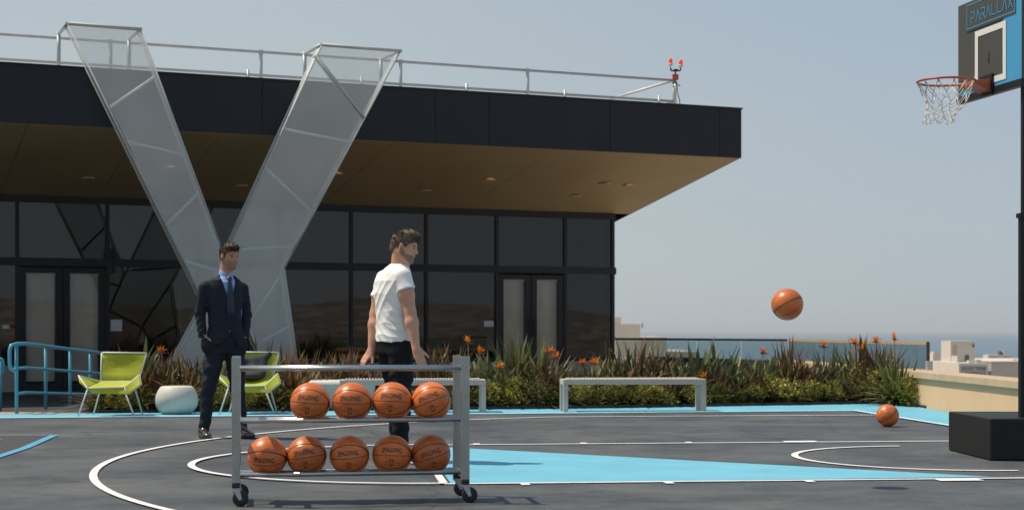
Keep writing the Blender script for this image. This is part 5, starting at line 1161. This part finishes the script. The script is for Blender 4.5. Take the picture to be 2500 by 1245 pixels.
def flower(k, p, az, s, r):
    p = Vector(p); d = Vector((math.cos(az), math.sin(az), 0))
    for i in range(7):
        a_ = .35 + i * .28 + r.uniform(-.1, .1); dr = d * math.cos(a_) + Vector((0, 0, 1)) * math.sin(a_) + Vector((-d.y, d.x, 0)) * r.uniform(-.35, .35)
        t_ = p + dr * s * r.uniform(.8, 1.15); m_ = (p + t_) / 2; w_ = Vector((-d.y, d.x, 0)) * s * .13; b_ = len(k.v); c_ = r.choice([(.88, .30, .02), (.92, .38, .03), (.80, .22, .015)])
        k.v += [tuple(p), tuple(m_ + w_), tuple(t_), tuple(m_ - w_)]; k.c += [c_] * 4; k.f += [(b_, b_+1, b_+2), (b_, b_+2, b_+3)]; k.sm += [False, False]
        k.v += [tuple(p), tuple(m_ + Vector((0, 0, s*.1))), tuple(t_)]; k.c += [c_] * 3; k.f.append((b_+4, b_+5, b_+6)); k.sm.append(False)
    t_ = p - d * s * .1; e_ = p + d * s * 1.1 + Vector((0, 0, -.12 * s))
    k2 = [(t_ + Vector((0, 0, .25 * s)) * 0), e_]
    b_ = len(k.v); up = Vector((0, 0, s * .16)); k.v += [tuple(t_ - up), tuple(t_ + up), tuple(e_)]; k.c += [(.22, .10, .07)] * 3; k.f.append((b_, b_+1, b_+2)); k.sm.append(False)
def shrub(seed, rx, ry, rz, n=1900, cols=None, ls=.026):
    r = random.Random(seed); k = MB(); cols = cols or [(.145, .140, .024), (.20, .180, .030), (.10, .10, .020), (.24, .205, .040)]
    lumps = [(r.uniform(-.75, .75) * rx, r.uniform(-.6, .6) * ry, r.uniform(.25, .78) * rz, r.uniform(.30, .46)) for _ in range(11)]
    for i in range(n):
        lx, ly, lz, lr = r.choice(lumps); R_l = lr * min(rx, rz) * 1.05
        u = Vector((r.gauss(0, 1), r.gauss(0, 1), r.gauss(0, 1))).normalized() * R_l * r.uniform(.55, 1.08); p = Vector((lx, ly, lz)) + u
        if p.z < .01: p.z = r.uniform(.01, .12)
        a_ = (u.normalized() * .8 + Vector((r.uniform(-1, 1), r.uniform(-1, 1), r.uniform(-.4, 1)))).normalized(); b_ = a_.cross(Vector((r.uniform(-1, 1), r.uniform(-1, 1), r.uniform(-1, 1)))).normalized()
        s_ = ls * r.uniform(.7, 1.5); c_ = cols[int(((lx * 7 + lz * 13) % 1) * len(cols)) % len(cols)] if r.random() < .6 else r.choice(cols); f = r.uniform(1.2, 2.4); c_ = tuple(x_ * f for x_ in c_)
        k.poly([p - b_ * s_ * .4, p + a_ * s_ * .5 - b_ * s_ * .1, p + a_ * s_ * 1.2, p + a_ * s_ * .5 + b_ * s_ * .45], False, c_)
    st = MB()
    for i in range(9):
        a_ = r.uniform(0, 2 * PI); q = (rx * .7 * math.cos(a_), ry * .7 * math.sin(a_), rz * .7); st.tube([(0, 0, -.02), (q[0] * .4, q[1] * .4, q[2] * .6), q], .006, n=5, rad=[.009, .006, .003])
    return k, st
stem_m = mat('plant_stem', (.10, .075, .04), .8)
protoF = {}
for pal, sds in (('bronze', (1, 2, 3, 4)), ('green', (5, 6, 7)), ('grey', (8, 9)), ('rust', (10, 11))):
    for q, sd_ in enumerate(sds):
        kk = flax(pal, sd_, n={'bronze': 240, 'green': 140, 'grey': 95, 'rust': 210}[pal], ln=1.0, wd={'bronze': .023, 'green': .030, 'grey': .040, 'rust': .024}[pal], spread={'bronze': 1.35, 'green': 1.15, 'grey': .95, 'rust': 1.2}[pal])
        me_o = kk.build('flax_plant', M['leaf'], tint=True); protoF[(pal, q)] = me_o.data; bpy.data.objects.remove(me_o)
protoS = []
SC = [None, [(.12, .125, .018), (.16, .155, .022), (.085, .09, .016)], [(.21, .19, .032), (.27, .23, .038), (.15, .15, .026)], [(.13, .11, .036), (.16, .13, .045), (.095, .085, .028)]]
for i in range(4):
    k, st = shrub(40 + i, .30, .24, .34, cols=SC[i]); a_ = k.build('foliage', M['leaf'], tint=True); b_ = st.build('stems', stem_m); protoS.append((a_.data, b_.data)); bpy.data.objects.remove(a_); bpy.data.objects.remove(b_)
yfront = lambda x: float(np.interp(x, [0, 1480, 2190, 2260], [1011.5, 997, 985, 990]))
def put_shrub(x, yt, kind, lb, wx=1.0, rot=0, back=.34):
    X_, Y_ = gp(x, yfront(x)); Y_ += back; h = H - (yt - HY) / F * Y_
    e = empty('low_shrub', ((x - 1250) / F * Y_, Y_, .01), rot); s_ = h / .36; e.scale = (s_ * wx, s_, s_)
    o = bpy.data.objects.new('foliage', protoS[kind][0]); C.objects.link(o); o.parent = e
    o = bpy.data.objects.new('stems', protoS[kind][1]); C.objects.link(o); o.parent = e
    tag(e, lb, 'shrub', 'low shrubs along the front of the bed'); return e
rs = random.Random(21)
shr = [(262, 955, 1, 'low olive shrub beneath the left lime chair'), (318, 948, 0, 'low green shrub just right of the left lime chair'), (362, 942, 1, 'low green shrub behind the left side of the round stool'),
 (440, 940, 3, 'low brownish shrub behind the round stool'), (490, 946, 0, 'low green shrub between the round stool and the suited man'), (540, 944, 1, 'low shrub between the legs of the suited man'),
 (612, 955, 1, 'low dark shrub beneath the second lime chair'), (680, 938, 1, 'low shrub right of the second lime chair'), (730, 950, 0, 'low shrub left of the cream block seat'),
 (930, 950, 1, 'low shrub under the left bench behind the man in the white shirt'), (1030, 950, 0, 'low shrub under the left bench beside the man in the white shirt'), (1100, 952, 1, 'low dark shrub seen behind the right rack post'),
 (1160, 950, 1, 'low shrub behind the right end of the left bench'), (1228, 925, 2, 'bright yellow-green shrub just right of the left bench'), (1300, 928, 3, 'olive shrub midway between the two benches'), (1355, 940, 1, 'dark green shrub at the left end of the right bench'),
 (1418, 935, 0, 'green shrub under the left part of the right bench'), (1475, 932, 1, 'green shrub under the right bench, left of its middle'), (1552, 932, 2, 'yellow-green shrub under the middle of the right bench'),
 (1622, 936, 0, 'green shrub under the right part of the right bench'), (1684, 938, 0, 'green shrub beside the right leg of the right bench'), (1765, 935, 1, 'dark green shrub just right of the right bench'), (1822, 940, 1, 'dark low shrub in the gap right of the right bench'),
 (1888, 918, 2, 'yellow-green shrub below the leaning palm-like flax'), (1945, 925, 0, 'green shrub with a straggly top near the mid-air basketball'), (2022, 932, 2, 'small yellowish shrub left of the tallest shrub'),
 (2075, 925, 3, 'brownish shrub just left of the tallest shrub'), (2120, 893, 0, 'tallest grey-green shrub near the right end of the bed'), (2180, 930, 1, 'dark shrub behind the basketball on the ground'), (2218, 915, 1, 'dark green shrub at the right end of the bed by the parapet')]
for x, yt, kd, lb in shr: put_shrub(x, yt, kd, lb, 1.15 if x != 2120 else .95, rs.uniform(0, 6), .36 if x < 2200 else -.45)
low = [(278, 905, 'bronze', 'low bronze tussock under the seat of the left lime chair'), (345, 898, 'rust', 'low rusty tussock right of the left lime chair'), (405, 896, 'bronze', 'low bronze tussock above the left edge of the round stool'), (462, 898, 'rust', 'low rusty tussock above the right edge of the round stool'), (672, 893, 'bronze', 'low bronze tussock right of the second lime chair'), (722, 900, 'rust', 'low rusty tussock left of the cream block seat'), (1128, 900, 'bronze', 'low bronze tussock immediately left of the right rack post'),
 (1195, 902, 'green', 'low green tussock above the right end of the left bench'), (1262, 890, 'green', 'low green tussock under the tallest green flax'), (1318, 892, 'bronze', 'low dark bronze tussock left of the gap in the plants'), (1510, 896, 'bronze', 'low bronze tussock above the right bench, left part'), (1565, 892, 'bronze', 'low bronze tussock above the middle of the right bench'), (1648, 896, 'green', 'low green tussock above the right bench, right part'),
 (1790, 905, 'green', 'low green tussock right of the right bench'), (1850, 900, 'bronze', 'low bronze tussock between the right bench and the mid-air ball'), (1910, 898, 'rust', 'low rusty tussock below the join in the handrail'), (1985, 900, 'bronze', 'low bronze tussock left of the orange flower cluster'), (2050, 895, 'green', 'low green tussock below the orange flower cluster'), (2115, 885, 'bronze', 'low bronze tussock behind the tallest grey-green shrub'), (2172, 890, 'bronze', 'low bronze tussock behind the ball on the ground')]
# flax and bird of paradise: photo column, top row, kind, depth behind the kerb
fl = [(335, 838, 'grey', .9, 'tall grey-green flax behind the left lime chair', 1.1), (392, 856, 'rust', 1.0, 'rusty flax right of the left lime chair', 1.3), (300, 880, 'bronze', .9, 'bronze flax behind the backrest of the left lime chair', 1.0), (440, 868, 'bronze', .8, 'bronze flax behind the round stool', 1.3), (488, 872, 'bronze', 1.0, 'bronze flax at the left elbow of the suited man', 1.1),
 (548, 862, 'green', 1.2, 'green flax behind the legs of the suited man', 1.0), (640, 838, 'grey', 1.0, 'upright grey-green flax above the draped jacket', .9), (690, 850, 'rust', 1.2, 'orange-tipped flax right of the second lime chair', 1.0), (745, 858, 'rust', 1.2, 'rusty flax above the left end of the cream block seat', 1.1), (800, 872, 'bronze', .9, 'bronze flax above the cream block seat', 1.2),
 (850, 862, 'rust', 1.1, 'rust-red flax left of the white-shirted man\'s hand', 1.2), (905, 872, 'bronze', .9, 'bronze flax behind the white-shirted man\'s left hand', 1.1), (975, 868, 'bronze', 1.2, 'bronze flax behind the legs of the man in the white shirt', 1.0), (1052, 856, 'bronze', 1.0, 'bronze flax by the white-shirted man\'s right hand', 1.2),
 (1100, 848, 'rust', 1.1, 'reddish flax left of the right rack post', 1.1), (1160, 868, 'grey', .8, 'broad-leaved plant just right of the rack', 1.1), (1215, 838, 'grey', 1.0, 'broad-leaved plant beneath the paper notice', 1.0), (1262, 818, 'green', 1.1, 'tallest green flax in front of the right double doors', .8), (1305, 826, 'green', 1.3, 'leaning green flax in front of the right double doors', .8),
 (1330, 862, 'bronze', .8, 'dark bronze flax left of the gap in the plants', 1.5), (1392, 895, 'green', .8, 'small green flax near the gap in the plants', 1.1), (1445, 880, 'green', .9, 'pale green flax above the left end of the right bench', 1.2), (1500, 848, 'green', 1.3, 'green flax with a long bent blade beside the pavilion corner', 1.1), (1540, 820, 'bronze', 1.1, 'tall bronze flax right of the pavilion corner', 1.0),
 (1585, 838, 'green', 1.3, 'green flax in front of the cream building', .9), (1612, 852, 'bronze', .9, 'bronze flax above the middle of the right bench', 1.2), (1660, 880, 'green', 1.0, 'low green flax left of the broad agave-like plant', 1.2), (1708, 832, 'grey', 1.0, 'broad agave-like plant above the right leg of the right bench', 1.0), (1762, 846, 'grey', 1.0, 'broad pale plant right of the right bench', 1.1),
 (1745, 890, 'bronze', .6, 'dark bronze flax drooping right of the right bench', 1.3), (1810, 868, 'green', 1.0, 'striped green flax with cream-edged leaves', 1.3), (1870, 862, 'grey', .9, 'grey-green plant below the join in the handrail', 1.1), (1925, 838, 'rust', 1.0, 'rust-orange flax at the join in the handrail', .9), (1960, 868, 'bronze', .8, 'bronze flax right of the rust-orange flax', 1.3),
 (2022, 852, 'grey', 1.1, 'dark green upright plant below the mid-air basketball', 1.0), (2065, 850, 'green', 1.1, 'green flax left of the orange flower cluster', 1.0), (2100, 830, 'rust', 1.1, 'orange-leaved flax under the orange flower cluster', 1.0), (2145, 838, 'bronze', .9, 'large dark bronze flax near the right end of the bed', 1.3), (2196, 852, 'bronze', .35, 'bronze flax under the tallest orange flower', 1.1), (2222, 870, 'green', -.15, 'green and brown flax spilling toward the parapet', 1.2)]
cnt = {}
fl += [(x, yt, pal, .62, lb, 1.75) for x, yt, pal, lb in low]
for x, yt, pal, bk, lb, wx in fl:
    X_, Y_ = gp(x, yfront(x)); Y_ += bk; h = H - (yt - HY) / F * Y_ - .02; X_ = (x - 1250) / F * Y_
    X_ = min(X_, WALL(Y_) - .12)
    n_ = {'bronze': 4, 'green': 3, 'grey': 2, 'rust': 2}[pal]; cnt[pal] = cnt.get(pal, -1) + 1
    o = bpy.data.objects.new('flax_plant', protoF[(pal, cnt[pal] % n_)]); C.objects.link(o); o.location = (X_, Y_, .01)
    s_ = h / .86; o.scale = (s_ * wx, s_ * wx, s_); o.rotation_euler = (0, 0, rs.uniform(0, 6.28)); tag(o, lb, 'plant', 'flax plants in the bed')
bop = [(395, 858, .8, 'dull orange bird of paradise flower behind the left lime chair'), (1143, 835, .9, 'highest orange bird of paradise flower right of the rack'), (1172, 860, .8, 'bright orange bird of paradise flower beside the right rack post'), (1222, 898, .45, 'single orange bird of paradise bloom between the benches'),
 (1345, 860, .7, 'orange bird of paradise flower in front of the doors\' right edge, upper'), (1362, 872, .6, 'orange bird of paradise flower right of the doors, lower'), (1424, 888, .7, 'dull orange flower at the gap in the plants, left'), (1453, 886, .7, 'dull orange flower at the gap in the plants, right'), (1722, 920, .4, 'small orange flower above the right end of the right bench'),
 (1862, 860, .8, 'orange bird of paradise flower left of the join in the handrail'), (2012, 845, .9, 'orange bird of paradise flower right of the mid-air basketball\'s foot'), (2088, 836, .9, 'left flower of the orange cluster'), (2110, 852, .8, 'lower flower of the orange cluster'), (2140, 833, 1.0, 'small orange bloom at the handrail'), (2184, 826, 1.0, 'tallest orange bird of paradise flower near the right end of the bed'), (1118, 880, .9, 'rusty orange bloom left of the right rack post')]
for x, y, bk, lb in bop:
    X_, Y_ = gp(x, yfront(x)); Y_ += bk; p = at(x, y, Y_); r = random.Random(x); e = empty('bird_of_paradise', (p[0], Y_, .01)); tag(e, lb, 'flowering plant', 'bird of paradise plants')
    k = MB()
    for i in range(7): blade(k, (r.gauss(0, .03), r.gauss(0, .03), 0), r.uniform(0, 6.28), r.uniform(.05, .3), p[2] * r.uniform(.6, .92), .030, r.choice(PAL['grey']), r.uniform(.05, .5))
    k.build('leaves', M['leaf'], e, tint=True)
    k = MB(); k.tube([(0, 0, 0), (.01, 0, p[2] * .5), (0, 0, p[2] - .01)], .007, n=6); k.build('stem', stem_m, e)
    k = MB(); flower(k, (-.02, 0, p[2] - .02), r.choice([PI, 0, .4, 2.8]), .105, r); flower(k, (.0, .01, p[2] - .01), r.uniform(0, 6), .09, r); k.build('flower', M['flower'], e, tint=True)

# ------------------------------------------------------------------ sea haze
hzm = bpy.data.materials.new('sea_haze'); hzm.use_nodes = True; hn = hzm.node_tree.nodes; hn.remove(hn['Principled BSDF'])
pv = hn.new('ShaderNodeVolumePrincipled'); pv.inputs['Color'].default_value = (.86, .90, .93, 1); pv.inputs['Density'].default_value = .00011; pv.inputs['Anisotropy'].default_value = .1
hzm.node_tree.links.new(pv.outputs[0], hn['Material Output'].inputs['Volume'])
k = MB(); k.hexa([(-41000, -41000, -33), (41000, -41000, -33), (41000, 51000, -33), (-41000, 51000, -33), (-41000, -41000, 62), (41000, -41000, 62), (41000, 51000, 62), (-41000, 51000, 62)])
tag(k.build('haze', hzm), kind='stuff')
